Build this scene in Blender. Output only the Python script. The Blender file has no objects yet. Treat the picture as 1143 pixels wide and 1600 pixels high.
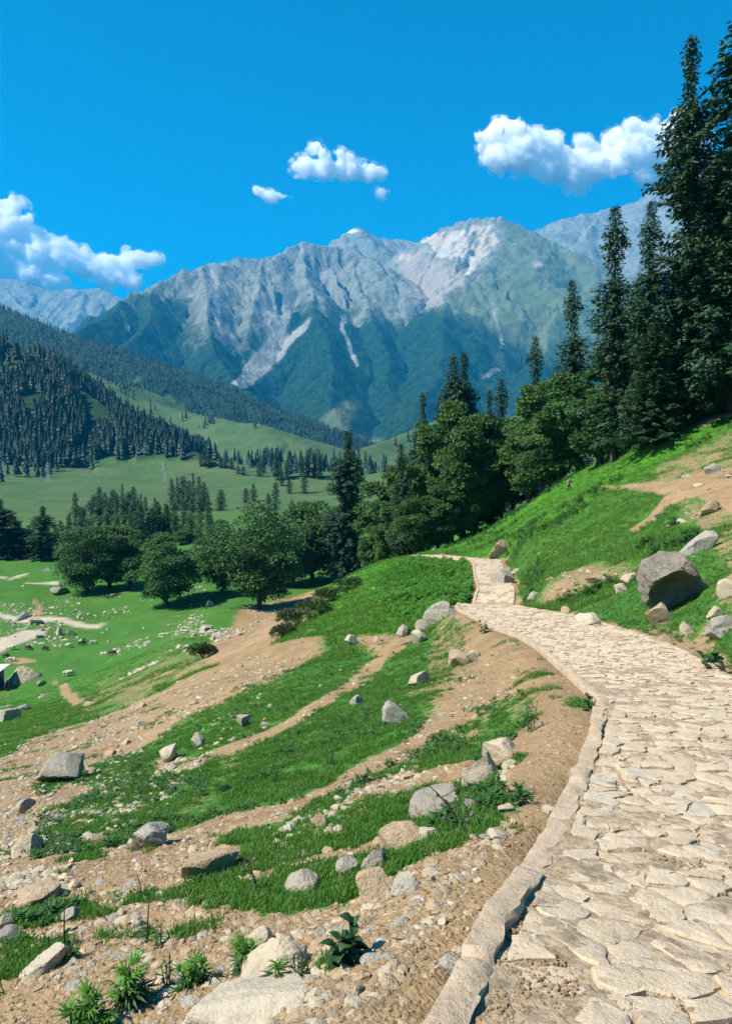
import bpy, bmesh, math, random
import numpy as np
from mathutils import Vector, Matrix, Euler
R = math.radians
PI = math.pi
scene = bpy.context.scene
C = scene.collection

# ---------------------------------------------------------------- camera
PITCH = math.atan(100 / 1200)
cam_data = bpy.data.cameras.new('camera')
cam_data.sensor_fit = 'VERTICAL'
cam_data.sensor_height = 36
cam_data.sensor_width = 36
cam_data.lens = 27
cam_data.clip_start = 0.1
cam_data.clip_end = 60000
cam = bpy.data.objects.new('camera', cam_data)
C.objects.link(cam)
cam.location = (0, 0, 0)
cam.rotation_euler = (PI / 2 - PITCH, 0, 0)
scene.camera = cam

# ---------------------------------------------------------------- sky, sun, exposure
SUN_AZ = R(-108)      # from +Y towards +X
SUN_EL = R(50)
world = bpy.data.worlds.new('World')
scene.world = world
world.use_nodes = True
nt = world.node_tree
nt.nodes.clear()
wo = nt.nodes.new('ShaderNodeOutputWorld')
bg = nt.nodes.new('ShaderNodeBackground')
sky = nt.nodes.new('ShaderNodeTexSky')
sky.sky_type = 'NISHITA'
sky.sun_disc = False
sky.sun_elevation = SUN_EL
sky.sun_rotation = SUN_AZ
sky.altitude = 2800
sky.air_density = 1.0
sky.dust_density = 0.0
sky.ozone_density = 3.0
hs = nt.nodes.new('ShaderNodeHueSaturation')
hs.inputs['Saturation'].default_value = 2.15
hs.inputs['Hue'].default_value = 0.48
nt.links.new(sky.outputs[0], hs.inputs['Color'])
nt.links.new(hs.outputs[0], bg.inputs['Color'])
bg.inputs['Strength'].default_value = 0.085
nt.links.new(bg.outputs[0], wo.inputs['Surface'])

sun_dir = Vector((math.sin(SUN_AZ) * math.cos(SUN_EL), math.cos(SUN_AZ) * math.cos(SUN_EL), math.sin(SUN_EL)))
sl = bpy.data.lights.new('sun', 'SUN')
sl.energy = 5.0
sl.angle = R(0.5)
sl.color = (1.0, 0.93, 0.82)
so = bpy.data.objects.new('sun', sl)
C.objects.link(so)
so.rotation_euler = sun_dir.to_track_quat('Z', 'Y').to_euler()

scene.view_settings.view_transform = 'Standard'
scene.view_settings.look = 'None'
scene.view_settings.gamma = 1
scene.view_settings.use_curve_mapping = False
scene.view_settings.exposure = 1.03
cy = scene.cycles
cy.use_denoising = True
cy.max_bounces = 40
cy.diffuse_bounces = 3
cy.glossy_bounces = 2
cy.transmission_bounces = 4
cy.transparent_max_bounces = 8
cy.volume_bounces = 40
cy.caustics_reflective = False
cy.caustics_refractive = False
cy.sample_clamp_indirect = 6

# ---------------------------------------------------------------- helpers
def tag(o, label=None, cat=None, group=None, kind=None):
    if label: o['label'] = label
    if cat: o['category'] = cat
    if group: o['group'] = group
    if kind: o['kind'] = kind
    return o

def np_mesh(name, V, F, smooth=False, mat=None):
    """mesh from an Nx3 array and a list of equal-size face arrays (tri and/or quad)"""
    me = bpy.data.meshes.new(name)
    V = np.asarray(V, dtype=np.float32)
    Fs = [np.asarray(f, dtype=np.int32) for f in (F if isinstance(F, (list, tuple)) else [F]) if len(f)]
    me.vertices.add(len(V))
    me.vertices.foreach_set('co', V.ravel())
    nl = sum(f.size for f in Fs)
    nf = sum(len(f) for f in Fs)
    me.loops.add(nl)
    me.polygons.add(nf)
    me.loops.foreach_set('vertex_index', np.concatenate([f.ravel() for f in Fs]))
    tot = np.concatenate([np.full(len(f), f.shape[1], np.int32) for f in Fs])
    start = np.concatenate([[0], np.cumsum(tot)[:-1]]).astype(np.int32)
    me.polygons.foreach_set('loop_start', start)
    me.polygons.foreach_set('use_smooth', np.full(nf, smooth, dtype=bool))
    me.update(calc_edges=True)
    if mat: me.materials.append(mat)
    return me

def link(name, me, parent=None, loc=None, rot=None, scale=None):
    o = bpy.data.objects.new(name, me)
    C.objects.link(o)
    if parent is not None: o.parent = parent
    if loc is not None: o.location = loc
    if rot is not None: o.rotation_euler = rot
    if scale is not None: o.scale = scale if hasattr(scale, '__len__') else (scale,) * 3
    return o

def attr(me, name, a):
    at = me.attributes.new(name, 'FLOAT', 'POINT')
    at.data.foreach_set('value', np.asarray(a, np.float32).ravel())

def _hash(ix, iy, seed):
    n = (ix.astype(np.int64) * 374761393 + iy.astype(np.int64) * 668265263 + seed * 974711) & 0x7fffffff
    n = ((n ^ (n >> 13)) * 1274126177) & 0x7fffffff
    n = n ^ (n >> 16)
    return (n & 0xffff).astype(np.float64) / 65535.0

def vnoise(x, y, seed=0):
    ix = np.floor(x); iy = np.floor(y)
    fx = x - ix; fy = y - iy
    fx = fx * fx * fx * (fx * (fx * 6 - 15) + 10); fy = fy * fy * fy * (fy * (fy * 6 - 15) + 10)
    a = _hash(ix, iy, seed); b = _hash(ix + 1, iy, seed)
    c = _hash(ix, iy + 1, seed); d = _hash(ix + 1, iy + 1, seed)
    return (a + (b - a) * fx) * (1 - fy) + (c + (d - c) * fx) * fy

def fbm(x, y, oct=4, seed=0, gain=0.5):
    x = np.asarray(x, float); y = np.asarray(y, float)
    s = 0; a = 1; t = 0
    for i in range(oct):
        s = s + a * (vnoise(x, y, seed + i * 17) - 0.5); t += a
        x, y = x * 1.62 - y * 1.18 + 13.7, x * 1.18 + y * 1.62 - 7.1; a *= gain
    return 2 * s / t

def ridged(x, y, oct=4, seed=0, gain=0.5):
    x = np.asarray(x, float); y = np.asarray(y, float)
    s = 0; a = 1; t = 0
    for i in range(oct):
        s = s + a * (1 - np.abs(2 * vnoise(x, y, seed + i * 31) - 1)); t += a
        x = x * 2.03 + 5.3; y = y * 2.03 + 1.7; a *= gain
    return s / t

def sstep(a, b, x):
    t = np.clip((x - a) / (b - a), 0, 1)
    return t * t * (3 - 2 * t)

CP, SP = math.cos(PITCH), math.sin(PITCH)
def ray(px, py):
    """direction of the view ray through a point of the 1143x1600 photograph, forward (Y) component 1"""
    v = 800.0 - py
    fy = 1200 * CP + v * SP
    return ((px - 571.5) / fy, 1.0, (-1200 * SP + v * CP) / fy)

def at_depth(px, py, y):
    r = ray(px, py)
    return (r[0] * y, y, r[2] * y)

# ---------------------------------------------------------------- terrain
TP = [(737,1600,2.5),(890,1290,4.75),(945,1110,8.0),(920,1070,9.9),(850,1002,15),(780,968,22),(715,947,29.5),
 (1410,1290,4.75),(1143,1085,9.6),(1060,1015,14),(960,970,20),(880,955,25),(800,945,30),(1700,1600,2.5),
 (1143,1030,12),(1143,1000,13.5),(1143,950,15.5),(1143,900,19),(1143,850,24),(1143,800,31),(1143,750,39),(1143,700,50),(1143,650,62),(1143,610,90),(1143,585,140),(1143,570,250),
 (1050,945,20.5),(1050,985,16.5),(1050,900,23),(1050,850,29),(1050,800,37),(1050,765,44),(1050,700,58),(1050,668,66),(1050,645,95),(1050,630,140),(1050,620,250),
 (950,940,25),(950,900,30),(950,850,38),(950,800,47),(950,765,55),(950,735,66),(950,715,80),(950,708,110),(950,705,160),(950,700,280),
 (850,940,29),(850,900,36),(850,860,45),(850,820,56),(850,785,70),(850,772,85),(850,772,110),(850,778,160),(850,770,280),
 (750,932,37),(750,905,46),(750,872,60),(750,850,75),(740,835,98),(740,835,130),(740,838,180),(740,815,280),
 (650,868,73),(650,872,95),(650,880,120),(650,870,160),(650,850,200),(650,805,300),
 (690,965,28),(600,990,29),(600,950,38),(600,910,52),(620,880,64),(550,985,33),(500,980,38),(560,930,52),(540,910,66),(600,885,75),
 (500,935,60),(500,945,85),(500,950,110),(500,938,155),(500,915,185),(500,880,225),(500,820,310),
 (430,1000,40),(430,985,52),(430,990,75),(430,985,105),(430,965,140),(430,945,160),(430,900,205),(430,815,320),
 (430,1600,2.8),(430,1400,4.5),(430,1300,6.5),(430,1200,10.3),(430,1100,17),(430,1050,26),
 (300,1600,3.02),(300,1400,4.8),(300,1300,7.15),(300,1200,11.8),(300,1100,21),(300,1050,38),(300,1020,70),(300,1005,100),(300,985,130),(300,960,155),(300,930,180),(300,900,208),(300,845,285),
 (600,1600,2.6),(600,1400,4.0),(600,1300,5.6),(600,1200,8.5),(600,1100,13),(600,1040,20),(560,1010,27),
 (750,1400,3.6),(750,1200,7.2),(750,1100,11),(750,1020,17),
 (0,1600,3.4),(0,1400,5.6),(0,1300,8.5),(0,1200,17),(0,1170,28),(0,1140,48),(0,1115,75),(0,1098,105),(0,1050,122),(0,1000,142),(0,950,171),(0,900,214),(0,870,250),(0,842,300),
 (150,1300,7.8),(150,1200,14),(150,1140,28),(150,1105,50),(150,1080,75),(150,1055,105),(150,1020,128),(150,980,153),(150,930,187),(150,880,237),(150,842,300),
 (-400,1600,4.2),(-400,1300,14),(-400,1200,32),(-400,1120,85),(-400,1050,125),(-400,950,172),(-400,842,300),
 (1500,1000,9),(1500,850,12),(1500,700,20),(1500,580,45),(1500,520,80),(1500,480,150),(1500,460,300),
 (571,1900,1.2),(1100,1900,1.4),(0,1900,1.9),(1700,1850,1.6)]
def _rbf_uv(x, y):
    yy = np.maximum(y, 0.9)
    return np.log(yy) * 2.6, np.clip(x / yy, -1.3, 1.3) * 1200 / 210
_tp = np.array([at_depth(*t) for t in TP])
_tt = _tp[:, 2] / _tp[:, 1]
_u, _v = _rbf_uv(_tp[:, 0], _tp[:, 1])
def _phi(r2): return 0.5 * r2 * np.log(r2 + 1e-9)
_n = len(TP)
_A = np.zeros((_n + 3, _n + 3))
_A[:_n, :_n] = _phi((_u[:, None] - _u) ** 2 + (_v[:, None] - _v) ** 2) + np.eye(_n) * 0.003
_A[:_n, _n] = 1; _A[:_n, _n + 1] = _u; _A[:_n, _n + 2] = _v
_A[_n:, :_n] = _A[:_n, _n:].T
_w = np.linalg.solve(_A, np.concatenate([_tt, [0, 0, 0]]))
def H_base(x, y):
    x = np.asarray(x, float).ravel(); y = np.asarray(y, float).ravel()
    out = np.empty(len(x))
    for i in range(0, len(x), 40000):
        u, v = _rbf_uv(x[i:i + 40000], y[i:i + 40000])
        r2 = (u[:, None] - _u) ** 2 + (v[:, None] - _v) ** 2
        t = _phi(r2) @ _w[:_n] + _w[_n] + u * _w[_n + 1] + v * _w[_n + 2]
        out[i:i + 40000] = t * np.maximum(y[i:i + 40000], 0.9)
    # behind and beside the camera: carry the hillside on as a plane
    yy = np.minimum(y, 0.9) - 0.9
    near = 1 - sstep(0.9, 3.0, y)
    pl = -1.6 - 0.15 * y + np.where(x < 0.3, 0.26, 0.02) * (x - 0.3)
    pl = pl + 0.3 * np.maximum(x - 3.2, 0)
    return out * (1 - near) + pl * near

# ridges of the hills beyond the meadow: (photo x, photo y, distance)
def ridge_pts(pts): return np.array([at_depth(*p) for p in pts])
HILLS = [  # (points, slope)
 (ridge_pts([(-500,380,1250),(-200,440,1150),(0,516,1080),(60,545,1040),(110,585,990),(190,645,920),(270,695,850),(320,735,790)]), .62),   # dark forested spur
 (ridge_pts([(-300,540,2000),(60,560,1900),(110,568,1850),(200,612,1750),(290,642,1680),(380,655,1600),(425,662,1540),(465,688,1450),(505,722,1350)]), .40),  # green hill
 (ridge_pts([(-500,400,3000),(0,480,2800),(60,500,2700),(120,520,2650),(200,547,2600),(300,582,2550),(400,622,2450),(470,652,2350),(525,698,2250)]), .50),
 (ridge_pts([(1100,600,1900),(900,640,1700),(760,650,1600),(700,652,1500),(660,660,1450),(620,680,1380),(560,702,1250)]), .5),
 (ridge_pts([(360,792,640),(430,758,640),(480,736,640),(520,734,650),(570,742,640),(650,730,600),(760,700,560)]), .28),
 (ridge_pts([(330,812,360),(380,804,355),(440,804,350),(500,800,345),(560,806,345)]), .2),
]
def ridge_eval(x, y, ridges, warp=0.0, wl=300., seed=0, zk=1.0):
    """max over ridges of (ridge height - slope x distance); also the running length along the winning ridge, the distance from it, and which one"""
    best = np.full(x.shape, -1e9); bs = np.zeros(x.shape); bd = np.zeros(x.shape); bi = np.zeros(x.shape, int)
    for k, (P, sl_) in enumerate(ridges):
        s0 = 0.0
        for a, b in zip(P[:-1], P[1:]):
            d = b[:2] - a[:2]; L = math.hypot(*d)
            t = np.clip(((x - a[0]) * d[0] + (y - a[1]) * d[1]) / (L * L), 0, 1)
            dist = np.hypot(x - a[0] - t * d[0], y - a[1] - t * d[1])
            z = a[2] + t * (b[2] - a[2]) - sl_ * dist * zk
            m = z > best
            best = np.where(m, z, best); bs = np.where(m, s0 + t * L, bs); bd = np.where(m, dist, bd); bi = np.where(m, k, bi)
            s0 += L
    return best, bs, bd, bi

def floor_far(x, y):
    return np.interp(y, [250, 300, 600, 1000, 2500, 3500], [-36, -36, -30, -22, -4, 12]) + 0 * x

def H_far(x, y):
    wx = x + 40 * fbm(x / 260, y / 260, 3, 5); wy = y + 40 * fbm(x / 260 + 9, y / 260, 3, 6)
    z, s, d, i = ridge_eval(wx, wy, HILLS)
    z = z + 3.0 * fbm(x / 60, y / 60, 4, 18) + np.minimum(d, 160) * 0.12 * (fbm(x / 170, y / 170, 4, 8)) + 0.03 * np.minimum(d, 260) * (ridged(s / 130, d / 420, 3, 3) - .5) * 2
    fl = floor_far(x, y) + 1.6 * fbm(x / 90, y / 90, 3, 11)
    k = 10.0
    m = np.maximum(z, fl)
    return m + k * np.log(np.exp((z - m) / k) + np.exp((fl - m) / k)) - k * 0.3

# the stone path: centre line (x, y), half width
PATH = np.array([(-.6,-6,1.1),(0.0,-3,1.1),(0.7,0,1.1),(1.52,2.45,1.09),(2.42,4.6,1.09),(3.72,8.1,1.07),(4.1,10,1.1),(4.68,15,1.33),(4.8,20,1.55),(4.9,25,1.55),
  (4.85,29.5,1.25),(5.6,34,.95),(6.7,39,.9),(7.4,45,.9),(8.35,52,.95),(8.85,57,1.1),(8.4,61,1.1),(7.2,66,1.05),(5.0,74,1.0),(2.0,85,1.0)])
def catmull(P, n):
    out = []
    for i in range(len(P) - 1):
        p0, p1, p2, p3 = P[max(i - 1, 0)], P[i], P[i + 1], P[min(i + 2, len(P) - 1)]
        for t in np.linspace(0, 1, n, endpoint=False):
            out.append(0.5 * (2 * p1 + (p2 - p0) * t + (2 * p0 - 5 * p1 + 4 * p2 - p3) * t * t + (3 * p1 - p0 - 3 * p2 + p3) * t ** 3))
    out.append(P[-1])
    return np.array(out)
PC = catmull(PATH, 12)
_seg = np.hypot(np.diff(PC[:, 0]), np.diff(PC[:, 1]))
PS = np.concatenate([[0], np.cumsum(_seg)])
_z = H_base(PC[:, 0], PC[:, 1])
for _ in range(14): _z[1:-1] = (_z[:-2] + _z[1:-1] * 2 + _z[2:]) / 4
PZ = _z - .75 * np.exp(-((PC[:, 1] - 34.5) / 2.4) ** 2) * (PC[:, 1] < 60)
PT = np.gradient(PC[:, :2], axis=0); PT /= np.hypot(PT[:, 0], PT[:, 1])[:, None]
def path_coord(x, y):
    """(running length, signed offset to the right, height, half width) relative to the path"""
    best = np.full(x.shape, 1e9); s = np.zeros(x.shape); off = np.full(x.shape, 1e3); z = np.zeros(x.shape); hw = np.ones(x.shape)
    for i in range(len(PC) - 1):
        a = PC[i, :2]; d = PC[i + 1, :2] - a; L = _seg[i]
        t = np.clip(((x - a[0]) * d[0] + (y - a[1]) * d[1]) / (L * L), 0, 1)
        ex = x - a[0] - t * d[0]; ey = y - a[1] - t * d[1]
        q = np.hypot(ex, ey)
        m = q < best
        best = np.where(m, q, best); s = np.where(m, PS[i] + t * L, s)
        sg = np.where(ex * d[1] - ey * d[0] > 0, 1, -1)
        off = np.where(m, q * sg, off); z = np.where(m, PZ[i] + t * (PZ[i + 1] - PZ[i]), z)
        hw = np.where(m, PC[i, 2] + t * (PC[i + 1, 2] - PC[i, 2]), hw)
    return s, off, z, hw
def path_point(s, off):
    s = np.asarray(s, float)
    x = np.interp(s, PS, PC[:, 0]); y = np.interp(s, PS, PC[:, 1]); z = np.interp(s, PS, PZ)
    tx = np.interp(s, PS, PT[:, 0]); ty = np.interp(s, PS, PT[:, 1])
    return x + off * ty, y - off * tx, z

def H(x, y, detail=True):
    x = np.asarray(x, float); y = np.asarray(y, float)
    sh = x.shape
    x = np.atleast_1d(x).ravel(); y = np.atleast_1d(y).ravel()
    z = np.empty_like(x)
    wgt = sstep(270, 340, y)
    m = wgt < 1
    zb = np.zeros_like(x); zf = np.zeros_like(x)
    if m.any(): zb[m] = H_base(x[m], y[m])
    m2 = wgt > 0
    if m2.any(): zf[m2] = H_far(x[m2], y[m2])
    z = zb * (1 - wgt) + zf * wgt
    yy = np.maximum(np.hypot(x, y), 2)
    amp = np.minimum(.011 * yy, .5)
    if detail:
        z = z + amp * fbm(x / 2.7, y / 2.7, 4, 21) * np.clip(1.5 - yy / 60, .25, 1) + np.minimum(.012 * yy, 1.2) * fbm(x / 13, y / 13, 3, 22) * (1 - wgt) + .025 * fbm(x / .32, y / .32, 3, 23)
    mp = (y > -9) & (y < 92) & (np.abs(x - np.interp(y, PC[:, 1], PC[:, 0])) < 9)
    if mp.any():
        s, off, pz, hw = path_coord(x[mp], y[mp])
        q = np.abs(off) - hw - np.where(off < 0, .20, .12)
        w = 1 - sstep(0, np.where(off < 0, .7, .9) * (1 + s / 60), q)
        side = np.where(off < 0, -.012 * sstep(-.07, .0, q) * w, 0)
        zz = z[mp]
        z[mp] = zz * (1 - w) + (pz - .055) * w - side
    return z.reshape(sh)

def hit(px, py, far=3400.):
    """where the view rays through photo points meet the ground -> arrays x, y, z"""
    px = np.atleast_1d(np.asarray(px, float)); py = np.atleast_1d(np.asarray(py, float))
    rx, _, rz = ray(px, py)
    n = len(px)
    ys = np.exp(np.linspace(math.log(1.2), math.log(far), 420))
    X = rx[:, None] * ys; Z = rz[:, None] * ys
    g = H(X, np.broadcast_to(ys, X.shape), detail=False)
    below = Z <= g
    idx = np.where(below.any(1), below.argmax(1), len(ys) - 1)
    lo = ys[np.maximum(idx - 1, 0)]; hi = ys[idx]
    for _ in range(14):
        mid = (lo + hi) / 2
        b = rz * mid <= H(rx * mid, mid)
        hi = np.where(b, mid, hi); lo = np.where(b, lo, mid)
    y = hi
    return rx * y, y, H(rx * y, y)
# ---------------------------------------------------------------- materials
class NT:
    def __init__(self, name):
        self.m = bpy.data.materials.new(name); self.m.use_nodes = True
        self.t = self.m.node_tree; self.t.nodes.clear()
        self.out = self.t.nodes.new('ShaderNodeOutputMaterial')
    def n(self, typ, **kw):
        nd = self.t.nodes.new('ShaderNode' + typ)
        for k, v in kw.items(): setattr(nd, k, v)
        return nd
    def l(self, a, b): self.t.links.new(a, b)
    def put(self, sock, v):
        if hasattr(v, 'is_output'): self.l(v, sock)
        else:
            if isinstance(v, (tuple, list)) and len(v) == 3 and sock.type == 'RGBA': v = (*v, 1)
            sock.default_value = v
    def pos(self, kind='Position'):
        if kind == 'Position': return self.n('NewGeometry').outputs['Position']
        return self.n('TexCoord').outputs[kind]
    def noise(self, co, scale, detail=3, rough=.55, dist=0.0):
        nd = self.n('TexNoise'); self.l(co, nd.inputs['Vector'])
        nd.inputs['Scale'].default_value = scale; nd.inputs['Detail'].default_value = detail
        nd.inputs['Roughness'].default_value = rough; nd.inputs['Distortion'].default_value = dist
        return nd.outputs['Fac']
    def voro(self, co, scale, feature='F1', out='Distance'):
        nd = self.n('TexVoronoi', feature=feature); self.l(co, nd.inputs['Vector']); nd.inputs['Scale'].default_value = scale
        return nd.outputs[out]
    def ramp(self, f, *stops):
        nd = self.n('ValToRGB'); self.l(f, nd.inputs[0])
        e = nd.color_ramp.elements
        while len(e) < len(stops): e.new(.5)
        for el, (p, c) in zip(e, stops):
            el.position = p; el.color = (*c, 1) if hasattr(c, '__len__') else (c, c, c, 1)
        return nd.outputs['Color']
    def rng(self, f, a, b, c=0., d=1., smooth=True):
        nd = self.n('MapRange', clamp=True)
        if smooth: nd.interpolation_type = 'SMOOTHSTEP'
        self.l(f, nd.inputs['Value'])
        for i, v in zip((1, 2, 3, 4), (a, b, c, d)): nd.inputs[i].default_value = v
        return nd.outputs[0]
    def mix(self, f, a, b, blend='MIX'):
        nd = self.n('Mix', data_type='RGBA', blend_type=blend)
        self.put(nd.inputs[0], f); self.put(nd.inputs[6], a); self.put(nd.inputs[7], b)
        return nd.outputs[2]
    def math(self, op, a, b=None, c=None):
        nd = self.n('Math', operation=op)
        for i, v in enumerate((a, b, c)):
            if v is not None: self.put(nd.inputs[i], v)
        return nd.outputs[0]
    def attr(self, name): return self.n('Attribute', attribute_name=name).outputs['Fac']
    def objrand(self): return self.n('ObjectInfo').outputs['Random']
    def bump(self, h, strength=.5, dist=.05, normal=None):
        nd = self.n('Bump'); self.l(h, nd.inputs['Height'])
        nd.inputs['Strength'].default_value = strength; nd.inputs['Distance'].default_value = dist
        if normal is not None: self.l(normal, nd.inputs['Normal'])
        return nd.outputs[0]
    def bsdf(self, color, rough=.9, normal=None, spec=.25, link=True):
        nd = self.n('BsdfPrincipled')
        self.put(nd.inputs['Base Color'], color); self.put(nd.inputs['Roughness'], rough)
        nd.inputs['Specular IOR Level'].default_value = spec
        if normal is not None: self.l(normal, nd.inputs['Normal'])
        if link: self.l(nd.outputs[0], self.out.inputs[0])
        return nd

def rock_mat(name, c1, c2, c3, scale=1.0, lichen=.35, bump=.6):
    k = NT(name); co = k.pos('Object'); wp = k.pos()
    n1 = k.noise(wp, 1.7 * scale, 5, .6); n2 = k.noise(wp, 11 * scale, 6, .65); n3 = k.noise(wp, 60 * scale, 3, .6)
    col = k.mix(k.rng(n1, .35, .65), c1, c2)
    col = k.mix(k.rng(n2, .5, .72), col, c3)
    col = k.mix(k.math('MULTIPLY', k.rng(n3, .55, .75), lichen), col, (.10, .10, .085))
    r = k.objrand()
    col = k.mix(k.rng(r, 0, 1, 0, .45, False), col, k.mix(1., col, (.86, .80, .70), 'MULTIPLY'))
    h = k.math('ADD', k.math('MULTIPLY', n2, .7), k.math('MULTIPLY', n3, .35))
    k.bsdf(col, .92, k.bump(h, bump, .06 / scale))
    return k.m

M_GREY = rock_mat('grey_rock', (.30, .275, .225), (.38, .345, .28), (.19, .18, .155), lichen=.5, bump=.9)
M_TAN = rock_mat('tan_rock', (.43, .325, .21), (.35, .26, .165), (.27, .21, .14), lichen=.3, bump=.85)
M_PALE = rock_mat('pale_rock', (.47, .405, .30), (.39, .33, .24), (.30, .26, .19), lichen=.3, bump=.55)
M_CLOD = rock_mat('clod', (.31, .215, .12), (.23, .155, .085), (.38, .28, .165), lichen=.1)
M_DARK = rock_mat('dark_rock', (.20, .195, .18), (.27, .26, .23), (.13, .13, .125), lichen=.5)
M_HERO = rock_mat('lichened_rock', (.25, .22, .17), (.17, .15, .12), (.09, .085, .07), scale=1.3, lichen=.95, bump=.9)

def ground_mat():
    k = NT('ground_cover'); wp = k.pos()
    dirt = k.attr('dirt'); road = k.attr('road'); lush = k.attr('lush'); far = k.attr('far'); forest = k.attr('forest'); rub = k.attr('rubble')
    a = k.noise(wp, 9, 4, .6); b = k.noise(wp, 1.3, 4, .6); c = k.noise(wp, .16, 4, .6); d = k.noise(wp, .022, 5, .6); e = k.noise(wp, 38, 2, .6)
    g = k.mix(k.rng(a, .3, .7), (.034, .124, .018), (.062, .168, .028))
    g = k.mix(k.rng(b, .45, .7, 0, .7), g, (.036, .115, .016))
    g = k.mix(k.rng(e, .52, .72, 0, .45), g, (.10, .17, .035))
    g = k.mix(k.rng(c, .50, .70, 0, .55), g, (.105, .165, .035))
    g = k.mix(lush, g, k.mix(k.rng(a, .35, .65), (.035, .15, .010), (.075, .21, .022)))
    fg = k.mix(k.rng(d, .35, .65), (.045, .105, .034), (.078, .122, .046))
    d2 = k.noise(wp, .06, 5, .7)
    fg = k.mix(k.rng(d2, .5, .72, 0, .75), fg, (.026, .070, .026))
    fg = k.mix(k.rng(c, .52, .66, 0, .5), fg, (.125, .13, .07))
    g = k.mix(far, g, fg)
    # bare soil
    s = k.mix(k.rng(b, .3, .7), (.315, .215, .118), (.225, .15, .08))
    s = k.mix(k.rng(a, .5, .75, 0, .65), s, (.165, .10, .058))
    s = k.mix(k.rng(e, .55, .70, 0, .6), s, (.42, .305, .18))
    s = k.mix(k.rng(c, .45, .65, 0, .7), s, (.37, .245, .14))
    # broken edge between turf and soil
    w = k.math('ADD', dirt, k.math('MULTIPLY', k.math('SUBTRACT', b, .5), 1.0))
    w = k.math('ADD', w, k.math('MULTIPLY', k.math('SUBTRACT', a, .5), 1.5))
    w = k.rng(w, .38, .60)
    col = k.mix(w, g, s)
    # small pale chips in far rubble
    vn = k.n('TexVoronoi'); k.l(wp, vn.inputs['Vector']); vn.inputs['Scale'].default_value = 7.5
    chips = k.math('MULTIPLY', k.rng(vn.outputs['Distance'], .22, .36, 1, 0), k.rng(vn.outputs['Color'], .45, .6))
    chips = k.math('MULTIPLY', k.math('MULTIPLY', chips, rub), .35)
    col = k.mix(chips, col, (.52, .48, .38))
    col = k.mix(road, col, k.mix(k.rng(b, .35, .65), (.48, .41, .32), (.40, .33, .25)))
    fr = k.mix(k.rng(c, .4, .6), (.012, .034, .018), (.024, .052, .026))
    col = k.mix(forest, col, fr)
    h = k.math('ADD', k.math('MULTIPLY', a, .06), k.math('MULTIPLY', e, .025))
    h = k.math('ADD', h, k.math('MULTIPLY', b, .12))
    h = k.math('ADD', h, k.math('MULTIPLY', chips, .03))
    k.bsdf(col, .95, k.bump(h, .8, 1.0), .1)
    return k.m
M_GROUND = ground_mat()

def mountain_mat():
    k = NT('mountain_rock'); wp = k.pos()
    veg = k.attr('veg'); pale = k.attr('pale'); talus = k.attr('talus'); tone = k.attr('tone')
    mp = k.n('Mapping'); k.l(wp, mp.inputs['Vector']); mp.inputs['Scale'].default_value = (1, 1, .35)
    a = k.noise(mp.outputs[0], .006, 6, .65); b = k.noise(wp, .03, 5, .7); c = k.noise(wp, .0016, 4, .55)
    r = k.mix(k.rng(a, .35, .65), (.215, .235, .20), (.145, .165, .145))
    r = k.mix(k.rng(b, .52, .7, 0, .7), r, (.31, .31, .265))
    mp2 = k.n('Mapping'); k.l(wp, mp2.inputs['Vector']); mp2.inputs['Scale'].default_value = (1, .6, .16)
    st = k.noise(mp2.outputs[0], .018, 5, .7)
    r = k.mix(k.rng(st, .52, .62, 0, .75), r, (.085, .10, .092))
    r = k.mix(tone, r, (.29, .265, .23))
    v = k.mix(k.rng(b, .38, .6), (.007, .026, .016), (.022, .055, .028))
    w = k.math('ADD', veg, k.math('MULTIPLY', k.math('SUBTRACT', b, .5), .9))
    w = k.math('ADD', w, k.math('MULTIPLY', k.math('SUBTRACT', a, .5), .9))
    meadow = k.mix(k.rng(a, .35, .65), (.09, .135, .06), (.13, .155, .085))
    v = k.mix(k.attr('meadow'), v, meadow)
    col = k.mix(k.rng(w, .25, .75), r, v)
    col = k.mix(k.rng(k.math('ADD', talus, k.math('MULTIPLY', k.math('SUBTRACT', b, .5), .5)), .35, .6), col, (.285, .285, .255))
    p2 = k.rng(k.math('ADD', pale, k.math('MULTIPLY', k.math('SUBTRACT', a, .5), 1.6)), .42, .62)
    col = k.mix(p2, col, k.mix(k.rng(c, .4, .6), (.45, .425, .37), (.42, .35, .27)))
    col = k.mix(k.attr('snow'), col, (.85, .87, .9))
    h = k.math('ADD', k.math('MULTIPLY', a, 40.), k.math('MULTIPLY', b, 14.))
    k.bsdf(col, .95, k.bump(h, .9, 1.0), .05)
    return k.m
M_MOUNT = mountain_mat()

def leaf_mat(name, c1, c2, c3, trans=.25, scale=1.2, rough=.6):
    k = NT(name); wp = k.pos()
    n = k.noise(wp, scale, 3, .6); n2 = k.noise(wp, scale * 9, 2, .6)
    col = k.mix(k.rng(n, .35, .65), c1, c2)
    col = k.mix(k.rng(n2, .5, .75, 0, .6), col, c3)
    r = k.objrand()
    col = k.mix(k.rng(r, 0, 1, 0, .5, False), col, k.mix(1., col, (.75, .85, .8), 'MULTIPLY'))
    b = k.bsdf(col, rough, None, .3, False)
    if trans > 0:
        t = k.n('BsdfTranslucent'); k.l(k.mix(1., col, (1.15, 1.25, .6), 'MULTIPLY'), t.inputs['Color'])
        mx = k.n('MixShader'); mx.inputs[0].default_value = trans
        k.l(b.outputs[0], mx.inputs[1]); k.l(t.outputs[0], mx.inputs[2]); k.l(mx.outputs[0], k.out.inputs[0])
    else: k.l(b.outputs[0], k.out.inputs[0])
    return k.m
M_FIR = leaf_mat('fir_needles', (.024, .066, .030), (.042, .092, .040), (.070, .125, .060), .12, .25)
M_FIRFAR = leaf_mat('far_fir_needles', (.009, .032, .022), (.014, .042, .026), (.019, .047, .029), 0, .02)
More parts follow.
